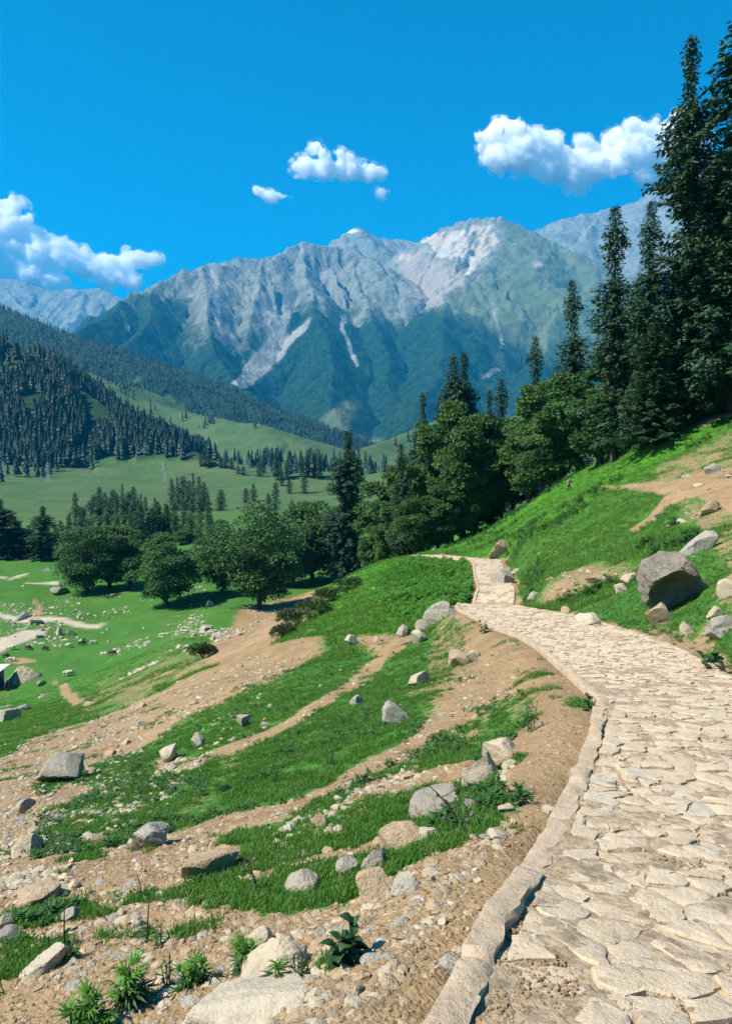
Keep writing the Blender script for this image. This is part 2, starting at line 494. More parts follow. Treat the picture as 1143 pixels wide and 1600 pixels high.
M_BROAD = leaf_mat('maple_leaves', (.042, .110, .030), (.070, .145, .040), (.11, .185, .065), .27, .3)
M_BROADL = leaf_mat('light_maple_leaves', (.060, .138, .034), (.092, .178, .046), (.135, .21, .075), .29, .3)
M_HERB = leaf_mat('herb_leaves', (.06, .20, .018), (.10, .27, .03), (.14, .30, .05), .35, 3)
M_WEED = leaf_mat('weed_leaves', (.032, .10, .018), (.055, .14, .028), (.07, .15, .035), .25, 3)
M_SHRUB = leaf_mat('shrub_leaves', (.030, .062, .016), (.050, .085, .022), (.08, .11, .03), .2, 1)
M_GRASS = leaf_mat('grass_blades', (.070, .190, .024), (.105, .228, .038), (.21, .25, .085), .4, .9)
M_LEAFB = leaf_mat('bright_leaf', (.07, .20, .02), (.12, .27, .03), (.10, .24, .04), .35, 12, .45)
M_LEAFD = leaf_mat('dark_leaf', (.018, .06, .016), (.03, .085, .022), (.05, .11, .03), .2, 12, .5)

def plain(name, c, rough=.8, nscale=6, var=.35, bump=.3, spec=.3, metal=0.0):
    k = NT(name); wp = k.pos()
    n = k.noise(wp, nscale, 5, .65)
    dk = tuple(x * (1 - var) for x in c)
    b = k.bsdf(k.mix(k.rng(n, .35, .68), c, dk), rough, k.bump(n, bump, .03), spec)
    b.inputs['Metallic'].default_value = metal
    return k.m
M_BARK = plain('bark', (.085, .068, .052), .95, 3, .5, .8)
M_DEADWOOD = plain('dead_wood', (.16, .14, .12), .9, 4, .5, .6)
M_STEM = plain('dry_stem', (.055, .045, .03), .9, 20, .4)
M_GSTEM = plain('green_stem', (.06, .11, .03), .7, 20, .3)
M_STEEL = plain('galvanised_steel', (.36, .38, .39), .5, 1, .15, .1, .5, .2)
M_BLUE = plain('blue_sheet', (.012, .055, .22), .55, 2, .25, .2)
M_ROOFS = plain('pale_roof_sheet', (.62, .66, .68), .5, 2, .15, .1)
M_WOOL = plain('wool', (.52, .47, .38), .95, 14, .3, .6)
M_WOOLD = plain('dark_wool', (.06, .05, .045), .95, 14, .3, .6)
M_SHEEPFACE = plain('sheep_face', (.05, .045, .04), .9, 20, .2)
M_SKIN = plain('skin', (.36, .21, .14), .6, 20, .1, .1)
M_RED = plain('red_cloth', (.32, .035, .05), .85, 12, .3)
M_DCLOTH = plain('dark_cloth', (.03, .032, .04), .85, 12, .3)
M_PINK = plain('pink_cloth', (.50, .22, .22), .85, 12, .25)
M_WHITE = plain('pale_cloth', (.6, .6, .58), .85, 12, .2)
M_HAIR = plain('dark_hair', (.02, .016, .014), .7, 20, .2)
M_CONC = plain('weathered_concrete', (.50, .48, .43), .9, 3, .25, .4)

def stone_mat(name, c1, c2, c3, rgh=.85):
    k = NT(name); wp = k.pos()
    a = k.noise(wp, 4, 5, .6); b = k.noise(wp, 26, 5, .65); c = k.noise(wp, 110, 3, .6)
    r = k.objrand()
    base = k.mix(k.rng(a, .35, .65), c1, c2)
    base = k.mix(k.rng(b, .52, .72, 0, .8), base, c3)
    base = k.mix(k.rng(c, .55, .75, 0, .35), base, (.30, .22, .14))
    base = k.mix(k.rng(r, .88, .94, 0, .5, False), base, (.40, .375, .32))
    base = k.mix(k.rng(r, 0, .5, .35, 0, False), base, (.40, .29, .18))
    h = k.math('ADD', k.math('MULTIPLY', b, .8), k.math('MULTIPLY', c, .3))
    k.bsdf(base, rgh, k.bump(h, .75, .03), .25)
    return k.m
M_PAVE = stone_mat('paving_stone', (.58, .462, .325), (.50, .395, .275), (.41, .315, .215))
M_KERB = stone_mat('kerb_mortar', (.50, .385, .265), (.43, .325, .22), (.31, .23, .15))
M_BED = plain('path_bedding', (.43, .325, .21), .95, 14, .5, 1.0)
# ---------------------------------------------------------------- ground sheet
def poly_sd(x, y, P):
    """signed distance (inside negative) to a closed polygon of world points"""
    d = np.full(x.shape, 1e18); ins = np.zeros(x.shape, bool)
    n = len(P)
    for i in range(n):
        a = P[i]; b = P[(i + 1) % n]
        ex, ey = b[0] - a[0], b[1] - a[1]
        L2 = ex * ex + ey * ey + 1e-12
        t = np.clip(((x - a[0]) * ex + (y - a[1]) * ey) / L2, 0, 1)
        d = np.minimum(d, (x - a[0] - t * ex) ** 2 + (y - a[1] - t * ey) ** 2)
        c = (a[1] > y) != (b[1] > y)
        ins ^= c & (x < ex * (y - a[1]) / (ey if abs(ey) > 1e-12 else 1e-12) + a[0])
    d = np.sqrt(d)
    return np.where(ins, -d, d)

def world_poly(pts, far=3400.):
    p = np.array(pts, float)
    x, y, z = hit(p[:, 0], p[:, 1], far)
    return np.stack([x, y], 1)

def band(pts):
    """a track given as (photo x, photo y, half width) -> closed outline, sampled finely"""
    p = np.array(pts, float)
    d = np.gradient(p[:, :2], axis=0); d /= np.hypot(d[:, 0], d[:, 1])[:, None]
    nrm = np.stack([-d[:, 1], d[:, 0]], 1)
    return np.concatenate([p[:, :2] + nrm * p[:, 2:3], (p[:, :2] - nrm * p[:, 2:3])[::-1]])

DIRT = [
 band([(500,1008,10),(440,1025,18),(400,1040,22),(330,1075,24),(260,1105,24),(190,1135,28),(110,1172,30),(40,1200,26),(-40,1225,26)]),
 band([(640,985,12),(600,1022,9),(560,1058,8),(480,1108,8),(420,1140,8),(370,1163,8),(300,1188,12),(240,1195,14)]),
 [(752,985),(800,990),(850,1020),(868,1060),(850,1075),(800,1085),(760,1105),(720,1140),(680,1165),(640,1190),(560,1225),(470,1265),(380,1300),(330,1325),(200,1350),(90,1365),(0,1385),(-60,1400),(-60,1335),(60,1335),(150,1325),(210,1310),(300,1283),(400,1262),(470,1240),(540,1210),(600,1180),(660,1150),(700,1115),(722,1085),(748,1035)],
 band([(640,1300,7),(560,1325,8),(500,1340,8),(420,1362,8),(370,1375,6)]),
 # big bare area by the kerb and the bottom edge
 [(930,1130),(925,1200),(880,1262),(868,1330),(800,1470),(740,1560),(690,1640),(500,1660),(-60,1660),(-60,1560),(60,1520),(160,1480),(280,1470),(380,1440),(470,1420),(540,1420),(580,1400),(640,1360),(700,1330),(760,1310),(800,1285),(830,1255),(800,1235),(770,1225),(740,1220),(600,1250),(560,1262),(520,1275),(560,1235),(640,1205),(760,1190),(800,1160),(860,1110),(870,1085)],
 [(-60,1355),(60,1350),(160,1345),(300,1330),(380,1325),(385,1350),(300,1368),(200,1385),(120,1400),(40,1415),(-60,1425)],
 band([(-60,1470,14),(60,1455,18),(160,1440,20),(240,1432,16),(330,1430,14),(400,1436,12)]),
 [(-60,1200),(40,1210),(100,1225),(130,1210),(180,1215),(150,1240),(90,1265),(60,1290),(30,1310),(-60,1330)],
 band([(500,928,8),(470,938,12),(430,955,16),(410,972,22),(385,1000,20),(350,1022,14)]),
 band([(990,895,9),(950,893,16),(900,908,18),(870,925,14),(845,945,8)]),
 band([(940,762,2),(975,763,4),(1020,764,7),(1048,768,12),(1090,772,14),(1143,778,16),(1190,785,16)]),
 band([(1052,778,9),(1035,800,7),(1010,822,7),(985,838,5)]),
 band([(1160,735,6),(1100,745,6),(1062,760,7)]),
 [(560,995),(600,985),(625,1000),(600,1020),(570,1012)],
 [(950,1000),(1010,985),(1060,1005),(1085,990),(1110,1030),(1143,1060),(1143,1090),(1080,1045),(1040,1012),(980,990)],
 [(1120,930),(1143,900),(1190,920),(1160,960)],
 band([(60,935,2),(70,950,4),(58,965,5)]), band([(10,1030,4),(40,1028,6),(62,1030,3)]), band([(105,1070,4),(118,1085,6),(130,1100,5)]),
 band([(90,1063,1),(95,1066,1)]),
 band([(1165,640,8),(1120,655,6),(1085,668,4)]),
 band([(690,866,4),(715,880,5),(727,900,4),(727,922,4)]),
]
ROAD = [band([(-60,1030,12),(0,1008,9),(30,997,8),(60,988,6.5),(92,982,4)]), band([(-60,960,3),(0,961,3.4),(60,963,3.2),(110,963,3.4),(150,966,4),(178,968,2)]),
 band([(60,906,1.2),(100,907,1.2),(115,907,1)]), band([(0,901,1),(28,901,1),(50,895,1),(66,892,1)]), band([(10,795,2),(50,797,2),(80,797,3),(95,799,3)])]
LUSH = [[(560,885),(640,872),(700,872),(735,885),(735,925),(760,935),(720,945),(690,960),(600,990),(520,990),(470,1000),(440,1000),(520,945)],
 band([(680,862,8),(760,845,20),(840,800,30),(900,770,30),(960,740,20),(1040,700,16),(1140,660,14)])]
DRY = [[(1040,830),(1143,800),(1190,860),(1143,960),(1060,880)], [(930,760),(1143,690),(1190,700),(1190,760),(1000,765)], [(100,700),(350,1000)]]
RUB = [[(-60,1180),(120,1110),(330,1060),(470,1010),(500,1010),(420,1060),(330,1110),(250,1150),(160,1210),(90,1300),(40,1330),(-60,1380)],
 [(150,1200),(340,1120),(420,1080),(380,1150),(260,1240),(160,1300),(110,1280)],
 [(250,965),(330,950),(360,1000),(250,990)], [(0,940),(110,955),(120,1010),(0,1000)],
 [(-60,1420),(-60,1350),(110,1345),(140,1385)], [(420,1300),(500,1240),(640,1190),(700,1210),(560,1290),(440,1340)]]

ys = [-4.0]
while ys[-1] < 3600:
    y = ys[-1]
    ys.append(y + max(0.04, 0.0105 * y, .1 if y < 1.5 else 0))
ys = np.array(ys); NY = len(ys); NX = 650
vs = np.linspace(-1, 1, NX) * .80
GX = vs[None, :] * (ys[:, None] + 7); GY = np.repeat(ys[:, None], NX, 1)
gx, gy = GX.ravel(), GY.ravel()
gz = H(gx, gy)
def grid_faces(nr, nc):
    i = np.arange(nr * nc).reshape(nr, nc)
    return np.stack([i[:-1, :-1].ravel(), i[:-1, 1:].ravel(), i[1:, 1:].ravel(), i[1:, :-1].ravel()], 1)

sc_ = np.maximum(np.hypot(gx, gy), 2)
# ragged outlines: shift the lookup a little
ox = gx + .020 * sc_ * fbm(gx / (.09 * sc_), gy / (.16 * sc_), 3, 41); oy = gy + .05 * sc_ * fbm(gx / (.09 * sc_) + 7, gy / (.16 * sc_), 3, 42)
def mask(polys, soft=.03, far=3400., ymax=330., wob=1.0, vals=None):
    out = np.zeros(len(gx))
    for pi, P in enumerate(polys):
        W = world_poly(P, far)
        lo = W.min(0) - .12 * W[:, 1].max() ; hi = W.max(0) + .12 * W[:, 1].max()
        m = (gx > lo[0]) & (gx < hi[0]) & (gy > lo[1]) & (gy < hi[1]) & (gy < ymax)
        if not m.any(): continue
        d = poly_sd(gx[m] + (ox[m] - gx[m]) * wob, gy[m] + (oy[m] - gy[m]) * wob, W)
        s = soft * sc_[m]
        out[m] = np.maximum(out[m], (1 - sstep(-s, s, d)) * (1 if vals is None else vals.get(pi, 1)))
    return out
THIN = [1, 3, 10, 11, 12, 16, 17, 18, 19, 20, 21]
dirt = mask([P for q, P in enumerate(DIRT) if q not in THIN], vals={7: .62, 0: .85})
dirt = np.maximum(dirt, mask([DIRT[q] for q in THIN if q < len(DIRT)], .009, wob=.3))
road = mask(ROAD, .004)
lush = mask(LUSH, .03)
dry = mask(DRY[:2], .03)
rub = mask(RUB, .03)
_s, _off, _pz, _hw = path_coord(gx, np.minimum(gy, 95))
edge = np.abs(_off) - _hw
pd = (1 - sstep(.0, .5, edge - .1 - .5 * (fbm(gx / 2, gy / 2, 3, 77)) * np.where(_off > 0, 1, .35))) * (gy < 92)
dirt = np.maximum(dirt, pd)
dirt = np.clip(dirt + .03 * dry, 0, 1)
bare = np.clip(fbm(gx / (.12 * sc_ + 1), gy / (.25 * sc_ + 1), 4, 55) * 1.9 - .12, 0, .50) * (gy < 330) * (1 - .75 * sstep(50, 130, gy))
dirt = np.clip(dirt * .9 + .10 * (dirt > .3) + bare * (1 - lush), 0, 1)
far_a = sstep(200, 480, gy)
zfl = floor_far(gx, gy)
# forest floor on the spur and the ridge behind
_hz, _hs, _hd, _hi = ridge_eval(gx, gy, HILLS)
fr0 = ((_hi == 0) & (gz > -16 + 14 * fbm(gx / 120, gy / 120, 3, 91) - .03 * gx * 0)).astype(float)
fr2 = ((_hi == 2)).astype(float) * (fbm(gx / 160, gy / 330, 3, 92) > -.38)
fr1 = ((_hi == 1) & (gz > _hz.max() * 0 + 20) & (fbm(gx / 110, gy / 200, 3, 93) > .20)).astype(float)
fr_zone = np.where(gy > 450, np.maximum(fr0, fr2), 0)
# drop below the mountains' feet at the far rim
gz2 = gz - 30 * sstep(3300, 3600, gy)
me = np_mesh('ground', np.stack([gx, gy, gz2], 1), [grid_faces(NY, NX)], True, M_GROUND)
for n_, a_ in (('dirt', dirt), ('road', road), ('lush', lush), ('far', far_a), ('forest', fr_zone * .92), ('rubble', rub)):
    attr(me, n_, a_)
ground = tag(link('ground', me), 'green hillside turf with bare tan soil falling to the valley meadow', None, None, 'structure')
GRID = dict(dirt=dirt.reshape(NY, NX), lush=lush.reshape(NY, NX), rub=rub.reshape(NY, NX), fr=fr_zone.reshape(NY, NX), fr1=fr1.reshape(NY, NX), road=road.reshape(NY, NX), far=far_a.reshape(NY, NX))
def sample(name, x, y):
    r = np.clip(np.searchsorted(ys, y) - 1, 0, NY - 1)
    c = np.clip(np.round((x / (y + 7) / .80 + 1) / 2 * (NX - 1)).astype(int), 0, NX - 1)
    return GRID[name][r, c]

# ---------------------------------------------------------------- mountains
def build_range(name, label, ridges, y0, y1, ny, nx, vmin, vmax, gully, slopenoise, seed, foot=-60., treeline=None, k_veg=None):
    yv = np.exp(np.linspace(math.log(y0), math.log(y1), ny))
    vv = np.linspace(vmin, vmax, nx)
    X = vv[None, :] * yv[:, None]; Y = np.repeat(yv[:, None], nx, 1)
    x, y = X.ravel(), Y.ravel()
    wx = x + 120 * fbm(x / 900, y / 900, 3, seed) + 22 * fbm(x / 240, y / 240, 3, seed + 1)
    wy = y + 120 * fbm(x / 900 + 5, y / 900, 3, seed + 2) + 22 * fbm(x / 240 + 3, y / 240, 3, seed + 3)
    z0, s, d, i = ridge_eval(x + (wx - x) * 1., y + (wy - y) * 1., ridges)
    dd = np.minimum(d, 700) / 700
    # gullies run straight down from each crest, finer ones on the upper walls
    g = ridged(s / gully + .4 * fbm(x / 500, y / 500, 3, seed + 9), d / (gully * 5) + i * 3.7, 4, seed + 4, .55)
    g2 = ridged(s / (gully * .37) + .5 * fbm(x / 300, y / 300, 3, seed + 8), d / (gully * 3.2) + i * 1.7, 4, seed + 5, .6)
    z = z0 + (g - .62) * slopenoise * (.12 + dd) + (g2 - .6) * slopenoise * .75 * (.15 + dd) + fbm(x / 70, y / 70, 3, seed + 6) * slopenoise * .10 + ridged(s / 38, d / 240, 2, seed + 7) * slopenoise * .09 + (g - .7) * slopenoise * .10
    m = np.maximum(z, foot); kk = 25.
    z = m + kk * np.log(np.exp((z - m) / kk) + np.exp((foot - m) / kk))
    return x, y, z, s, d, i, ny, nx, yv, vv

MAIN = [
 (ridge_pts([(60,575,3900),(120,518,4300),(180,483,4800),(205,466,5100),(250,448,5300),(300,428,5500),(340,418,5700),(430,410,6000),(455,394,6300),(482,379,6500),(545,384,6600),(600,408,6350),(640,436,6150),(668,472,5950)]), .86),
 (ridge_pts([(668,480,7800),(690,440,7700),(614,402,7600),(650,378,7400),(700,354,7200),(745,345,7100),(790,338,7000),(815,352,6950),(850,374,6850),(900,398,6600),(960,430,6350),(1010,462,6100),(1143,520,5800),(1300,560,5600)]), .80),
 (ridge_pts([(790,338,7000),(760,392,6550),(722,440,6050),(706,462,5750),(700,500,5300),(680,560,4600),(650,640,3700)]), .74),
 (ridge_pts([(250,448,5300),(225,500,4700),(190,545,4200),(150,600,3700)]), .84),
 (ridge_pts([(330,420,5650),(322,480,5000),(335,540,4400),(390,620,3750)]), .86),
 (ridge_pts([(484,379,6500),(492,450,5750),(492,498,5250),(500,560,4600),(520,650,3700)]), .80),
 (ridge_pts([(420,412,5950),(405,470,5400),(385,530,4850)]), .95),
 (ridge_pts([(560,386,6600),(575,460,5900),(590,540,5100),(600,610,4350)]), .84),
 (ridge_pts([(860,378,6800),(880,460,6000),(860,540,5100),(830,610,4300),(800,690,3500)]), .76),
 (ridge_pts([(1000,458,6100),(990,560,5000),(960,650,4000)]), .76),
 (ridge_pts([(1200,520,5800),(1180,600,4600),(1150,680,3600)]), .74),
]
def reg_poly(x, y, z, pts, soft):
    """soft mask of the mountain faces whose picture outline is given, worked out in bearing and height angle"""
    a = x / y * 1200; b = z / y * 1200
    P = np.array([(ray(px, py)[0] * 1200, ray(px, py)[2] * 1200) for px, py in pts])
    return 1 - sstep(-soft, soft, poly_sd(a + 8 * fbm(x / 260, y / 260, 3, 3), b + 8 * fbm(x / 260 + 4, y / 260, 3, 4), P))

def finish_range(name, label, res, vegf):
    x, y, z, s, d, i, ny, nx, yv, vv = res
    Z = z.reshape(ny, nx); X = x.reshape(ny, nx); Y = y.reshape(ny, nx)
    Pn = np.stack([X, Y, Z], 2)
    du = np.gradient(Pn, axis=1); dv = np.gradient(Pn, axis=0)
    n = np.cross(du, dv); n /= np.linalg.norm(n, axis=2)[:, :, None]
    steep = 1 - n[:, :, 2].ravel()
    me = np_mesh(name, np.stack([x, y, z], 1), [grid_faces(ny, nx)], True, M_MOUNT)
    for kx, a in vegf(x, y, z, s, d, i, steep).items(): attr(me, kx, a)
    return tag(link(name, me), label, None, None, 'structure')

def veg_main(x, y, z, s, d, i, steep):
    el = z / y * 1200
    n = fbm(x / 420, y / 420, 4, 61)
    line = 700 + 250 * n + 120 * ((i == 2) | (i == 5) | (i == 7) | (i == 8)) - 200 * ((i == 4) | (i == 6)) + 300 * ((i == 1) | (i >= 8)) * (x > 900)
    veg = sstep(420, -330, z - line - 190) * .9 + .08 - np.clip(steep - .38, 0, .4) * .9
    meadow = reg_poly(x, y, z, [(690,480),(700,450),(760,420),(785,350),(820,345),(870,375),(960,420),(1100,470),(1100,560),(940,550),(850,560),(790,520)], 20)
    meadow = np.maximum(meadow, reg_poly(x, y, z, [(500,660),(540,625),(560,630),(545,680),(600,690),(540,720)], 8))
    veg = np.maximum(veg, .66 * meadow)
    tal = reg_poly(x, y, z, [(420,478),(450,476),(446,524),(486,496),(474,520),(438,562),(398,596),(378,606),(362,598),(396,556),(420,528)], 9)
    for q in ([(530,500),(536,498),(548,540),(558,575),(554,577),(541,545)], [(330,415),(345,450),(340,520),(325,470)]):
        tal = np.maximum(tal, reg_poly(x, y, z, q, 3) * .9)
    tal = np.maximum(tal, .55 * reg_poly(x, y, z, [(765,470),(775,480),(790,540),(782,545)], 6))
    tone = reg_poly(x, y, z, [(612,404),(660,390),(730,430),(690,470),(665,480)], 8)
    pale = .62 * reg_poly(x, y, z, [(660,370),(690,358),(770,350),(778,380),(755,410),(735,430),(700,410),(668,392)], 6)
    pale = np.maximum(pale, .5 * reg_poly(x, y, z, [(612,395),(640,392),(650,405),(630,415)], 4))
    pale = np.maximum(pale, .22 * reg_poly(x, y, z, [(735,575),(790,560),(800,590),(750,605)], 20))
    pale = np.maximum(pale, .5 * reg_poly(x, y, z, [(828,410),(845,408),(850,420),(832,424)], 3))
    veg = veg * (1 - tal) * (1 - .9 * (pale > .2)) * (1 - .8 * tone)
    return dict(veg=veg, talus=tal, pale=pale, tone=tone, meadow=meadow, snow=np.zeros(len(x)))
res = build_range('mountain', '', MAIN, 2900, 8600, 470, 640, -.62, .62, 160., 200., 101)
MTN = finish_range('mountain', 'craggy grey massif with forested spurs and pale scree across the valley', res, veg_main)

BACK = [
 (ridge_pts([(290,440,8800),(330,415,8600),(362,405,8500),(400,400,8500),(440,398,8600),(480,400,8700)]), .8),
 (ridge_pts([(470,405,8700),(500,386,8600),(540,360,8500),(556,358,8500),(580,371,8600),(640,381,8800),(690,400,9000)]), .75),
 (ridge_pts([(800,395,9400),(840,366,9200),(880,344,9000),(930,330,9000),(985,318,9000),(1020,296,9000),(1045,286,9000),(1100,250,9100),(1300,240,9200)]), .8),
 (ridge_pts([(1020,296,9000),(1000,380,8000),(990,420,7500)]), .8),
 (ridge_pts([(930,330,9000),(905,370,8400)]), .9),
 (ridge_pts([(-400,420,10500),(-100,455,10400),(0,437,10200),(40,441,10100),(75,455,10000),(110,453,9900),(150,450,9800),(190,464,9600),(240,500,9400)]), .7),
 (ridge_pts([(0,437,10200),(30,475,9400),(60,500,8800)]), .7),
 (ridge_pts([(140,450,9800),(120,480,9200),(100,505,8700)]), .75),
]
def veg_back(x, y, z, s, d, i, steep):
    snow = reg_poly(x, y, z, [(526,362),(540,359),(556,357),(566,363),(552,366),(530,368)], 2.5) * (z > 2300)
    veg = np.where(i < 1, .35, .12) + .35 * (steep < .25) - .1
    zero = np.zeros(len(x))
    return dict(veg=veg, talus=zero + .2, pale=zero + .12, tone=zero, meadow=zero + .6, snow=np.clip(snow, 0, 1))
res = build_range('mountain', '', BACK, 7300, 12000, 220, 560, -.60, .60, 300., 200., 301, foot=400.)
finish_range('mountain', 'pale bare summits rising behind the massif', res, veg_back)
# ---------------------------------------------------------------- the air
def haze_box():
    k = NT('haze_air')
    pv = k.n('VolumePrincipled')
    pv.inputs['Color'].default_value = (.015, .46, .95, 1)
    pv.inputs['Density'].default_value = HAZE
    pv.inputs['Anisotropy'].default_value = 0.1
    k.l(pv.outputs[0], k.out.inputs['Volume'])
    x0, x1, y0, y1, z0, z1 = -12500, 12500, -1500, 12600, float(gz2.min()) - 90  , 3350
    V = [(x, y, z) for x in (x0, x1) for y in (y0, y1) for z in (z0, z1)]
    F = [(0, 1, 3, 2), (4, 6, 7, 5), (0, 4, 5, 1), (2, 3, 7, 6), (0, 2, 6, 4), (1, 5, 7, 3)]
    return tag(link('haze', np_mesh('haze', V, [np.array(F)], False, k.m)), None, None, None, 'stuff')
HAZE = 6.2e-5
haze_box()
# ---------------------------------------------------------------- the stone path
rng = np.random.default_rng(7)
def kerb_mesh():
    s = np.arange(0.5, PS[-1] - 1, .045)
    s = np.concatenate([s[s < 26], np.arange(26, PS[-1] - 1, .16)])
    prof = np.array([(-.135, -.30), (-.125, -.06), (-.120, .026), (-.112, .036), (-.07, .039), (-.03, .037), (.004, .034), (.012, .024), (.016, -.10)])
    V = []
    hw = np.interp(s, PS, PC[:, 2])
    rk = np.random.default_rng(44)
    cuts_ = np.cumsum(rk.uniform(.35, 1.1, 200))
    seg = np.searchsorted(cuts_, s)
    jo = rk.normal(0, .008, 300)[seg]; jh = rk.normal(0, .009, 300)[seg]
    crack = np.exp(-(np.min(np.abs(s[:, None] - cuts_[None, :]), axis=1) / .022) ** 2) * rk.uniform(.3, 1, 300)[seg]
    for j, (o, h) in enumerate(prof):
        o2 = o + .018 * fbm(s / .35, s * 0 + j * .35, 3, 500) + .010 * fbm(s / 1.4, s * 0, 2, 501) + (.03 * fbm(s / .18, s * 0 + j, 2, 503) if j >= 6 else 0)
        x, y, z = path_point(s, -hw + o2 + jo)
        hh = h + (jh - .035 * crack) * (h > 0) + (.012 * fbm(s / .07, s * 0 + j * .9, 2, 505) + .018 * fbm(s / .22, s * 0 + j * .5, 3, 502) + .02 * fbm(s / 2.2, s * 0, 2, 504)) * (h > 0)
        V.append(np.stack([x, y, z + hh], 1))
    V = np.stack(V, 1)
    n, m = V.shape[:2]
    me = np_mesh('kerb', V.reshape(-1, 3), [grid_faces(n, m)], True, M_KERB)
    me.set_sharp_from_angle(angle=R(35))
    return me
path = tag(bpy.data.objects.new('stone_path', None), 'winding path of flat tan stones with a raised mortar kerb', None, None, 'structure')
C.objects.link(path)
link('kerb', kerb_mesh(), path)

def bed_mesh():
    s = np.concatenate([np.arange(.3, 24, .06), np.arange(24, PS[-1] - 1, .3)])
    hw = np.interp(s, PS, PC[:, 2])
    q = np.linspace(-1, 1, 41)
    S = np.repeat(s[:, None], 41, 1); O = hw[:, None] * q[None, :] * 1.03
    x, y, z = path_point(S, O)
    z = z + .006 + .020 * fbm(x / .12, y / .12, 3, 510) + .014 * fbm(x / .6, y / .6, 2, 511)
    return np_mesh('bedding', np.stack([x, y, z], 2).reshape(-1, 3), [grid_faces(len(s), 41)], True, M_BED)
link('bedding', bed_mesh(), path)

def voronoi_cells():
    """irregular flat stones: clipped cells round jittered seeds, in (length, offset) along the path"""
    seeds = []
    s = 1.2
    row = 0
    while s < PS[-1] - 1.5:
        hw = float(np.interp(s, PS, PC[:, 2]))
        step = .115 if s < 30 else .28
        k = max(3, int(2 * hw / (.205 if s < 30 else .40)))
        for j in range(k):
            seeds.append((s + rng.normal(0, step * .38), -hw + (j + .5 + (.5 if row % 2 else 0) * .8 + rng.normal(0, .26)) * 2 * hw / k, 0))
        row += 1
        s += step
    P = np.array(seeds)[:, :2]
    # drop some seeds so that their neighbours grow large
    keep = rng.random(len(P)) > .30 + .25 * fbm(P[:, 0] / .7, P[:, 1] / .7, 2, 3)
    P = P[keep]
    cells = []
    order = np.argsort(P[:, 0])
    P = P[order]
    for i in range(len(P)):
        c = P[i]
        hw = float(np.interp(c[0], PS, PC[:, 2]))
        rad = .62
        lo = np.searchsorted(P[:, 0], c[0] - rad); hi_ = np.searchsorted(P[:, 0], c[0] + rad)
        poly = [(c[0] - .45, -hw + .03), (c[0] + .45, -hw + .03), (c[0] + .45, hw), (c[0] - .45, hw)]
        near = [j for j in range(lo, hi_) if j != i and abs(P[j, 1] - c[1]) < .9]
        near.sort(key=lambda j: (P[j, 0] - c[0]) ** 2 + (P[j, 1] - c[1]) ** 2)
        for j in near[:16]:
            mx, my = (c[0] + P[j, 0]) / 2, (c[1] + P[j, 1]) / 2
            nx_, ny_ = P[j, 0] - c[0], P[j, 1] - c[1]
            out = []
            for a, b in zip(poly, poly[1:] + poly[:1]):
                da = (a[0] - mx) * nx_ + (a[1] - my) * ny_; db = (b[0] - mx) * nx_ + (b[1] - my) * ny_
                if da <= 0: out.append(a)
                if (da < 0) != (db < 0):
                    t = da / (da - db); out.append((a[0] + t * (b[0] - a[0]), a[1] + t * (b[1] - a[1])))
            poly = out
            if len(poly) < 3: break
        if len(poly) < 3: continue
        p = np.array(poly)
        if not (-hw < c[1] < hw): continue
        cells.append((c, p))
    return cells

def stone_geom(p):
    """a low worn slab over a cell outline: skirt, rounded shoulder, slightly uneven top"""
    cen = p.mean(0)
    n = len(p)
    # resample the outline with extra points and a ragged edge
    pts = []
    for a, b in zip(p, np.roll(p, -1, 0)):
        L = np.hypot(*(b - a))
        m = 3 if L > .16 else 2 if L > .07 else 1
        for t in range(m):
            pts.append(a + (b - a) * (t / m))
    q = np.array(pts)
    sz = math.sqrt(max(1e-4, 0.5 * abs(np.dot(q[:, 0], np.roll(q[:, 1], -1)) - np.dot(q[:, 1], np.roll(q[:, 0], -1)))))
    q = cen + (q - cen) * (1 - rng.uniform(.003, .016) / max(sz, .05)) + rng.normal(0, .055 * sz, q.shape)
    n = len(q)
    tilt = rng.normal(0, .022, 2); lift = rng.normal(.004, .007)
    if rng.random() < .06: lift -= .03
    rings = []
    for f, h in ((1.0, -.06), (.965, .002), (.88, .008), (.45, .009)):
        r = cen + (q - cen) * f
        if f < 1: r = r + rng.normal(0, .02 * sz, r.shape)
        hh = h + lift + (r - cen) @ tilt + rng.normal(0, .0035, n) * (f < .99)
        rings.append(np.concatenate([r, hh[:, None]], 1))
    V = np.concatenate(rings + [np.array([[cen[0], cen[1], lift + .009]])])
    quads = []; tris = []
    for k in range(3):
        for i in range(n):
            j = (i + 1) % n
            quads.append((k * n + i, k * n + j, (k + 1) * n + j, (k + 1) * n + i))
    for i in range(n):
        tris.append((3 * n + i, 3 * n + (i + 1) % n, 4 * n))
    return V, quads, tris

def to_world(V):
    x, y, z = path_point(V[:, 0], V[:, 1])
    return np.stack([x, y, z + V[:, 2]], 1)
cells = voronoi_cells()
info = []
for c, p in cells:
    x, y, z = path_point(c[0], c[1])
    vis = y > 1.9 and abs(x / y) < .52
    area = 0.5 * abs(np.dot(p[:, 0], np.roll(p[:, 1], -1)) - np.dot(p[:, 1], np.roll(p[:, 0], -1)))
    info.append((area / max(y, .5) ** 3 if vis else 0, c, p))
info.sort(key=lambda t: -t[0])
rv, rq, rt, base = [], [], [], 0
for k, (sc0, c, p) in enumerate(info):
    V, q, t = stone_geom(p)
    W = to_world(V)
    if k < 290 and sc0 > 0:
        cen = W[-1].copy()
        W = W - cen
        me = np_mesh('paving_stone', W, [np.array(q), np.array(t)], True, M_PAVE)
        me.set_sharp_from_angle(angle=R(40)); link('paving_stone', me, path, cen)
    else:
        rv.append(W); rq.append(np.array(q) + base); rt.append(np.array(t) + base); base += len(W)
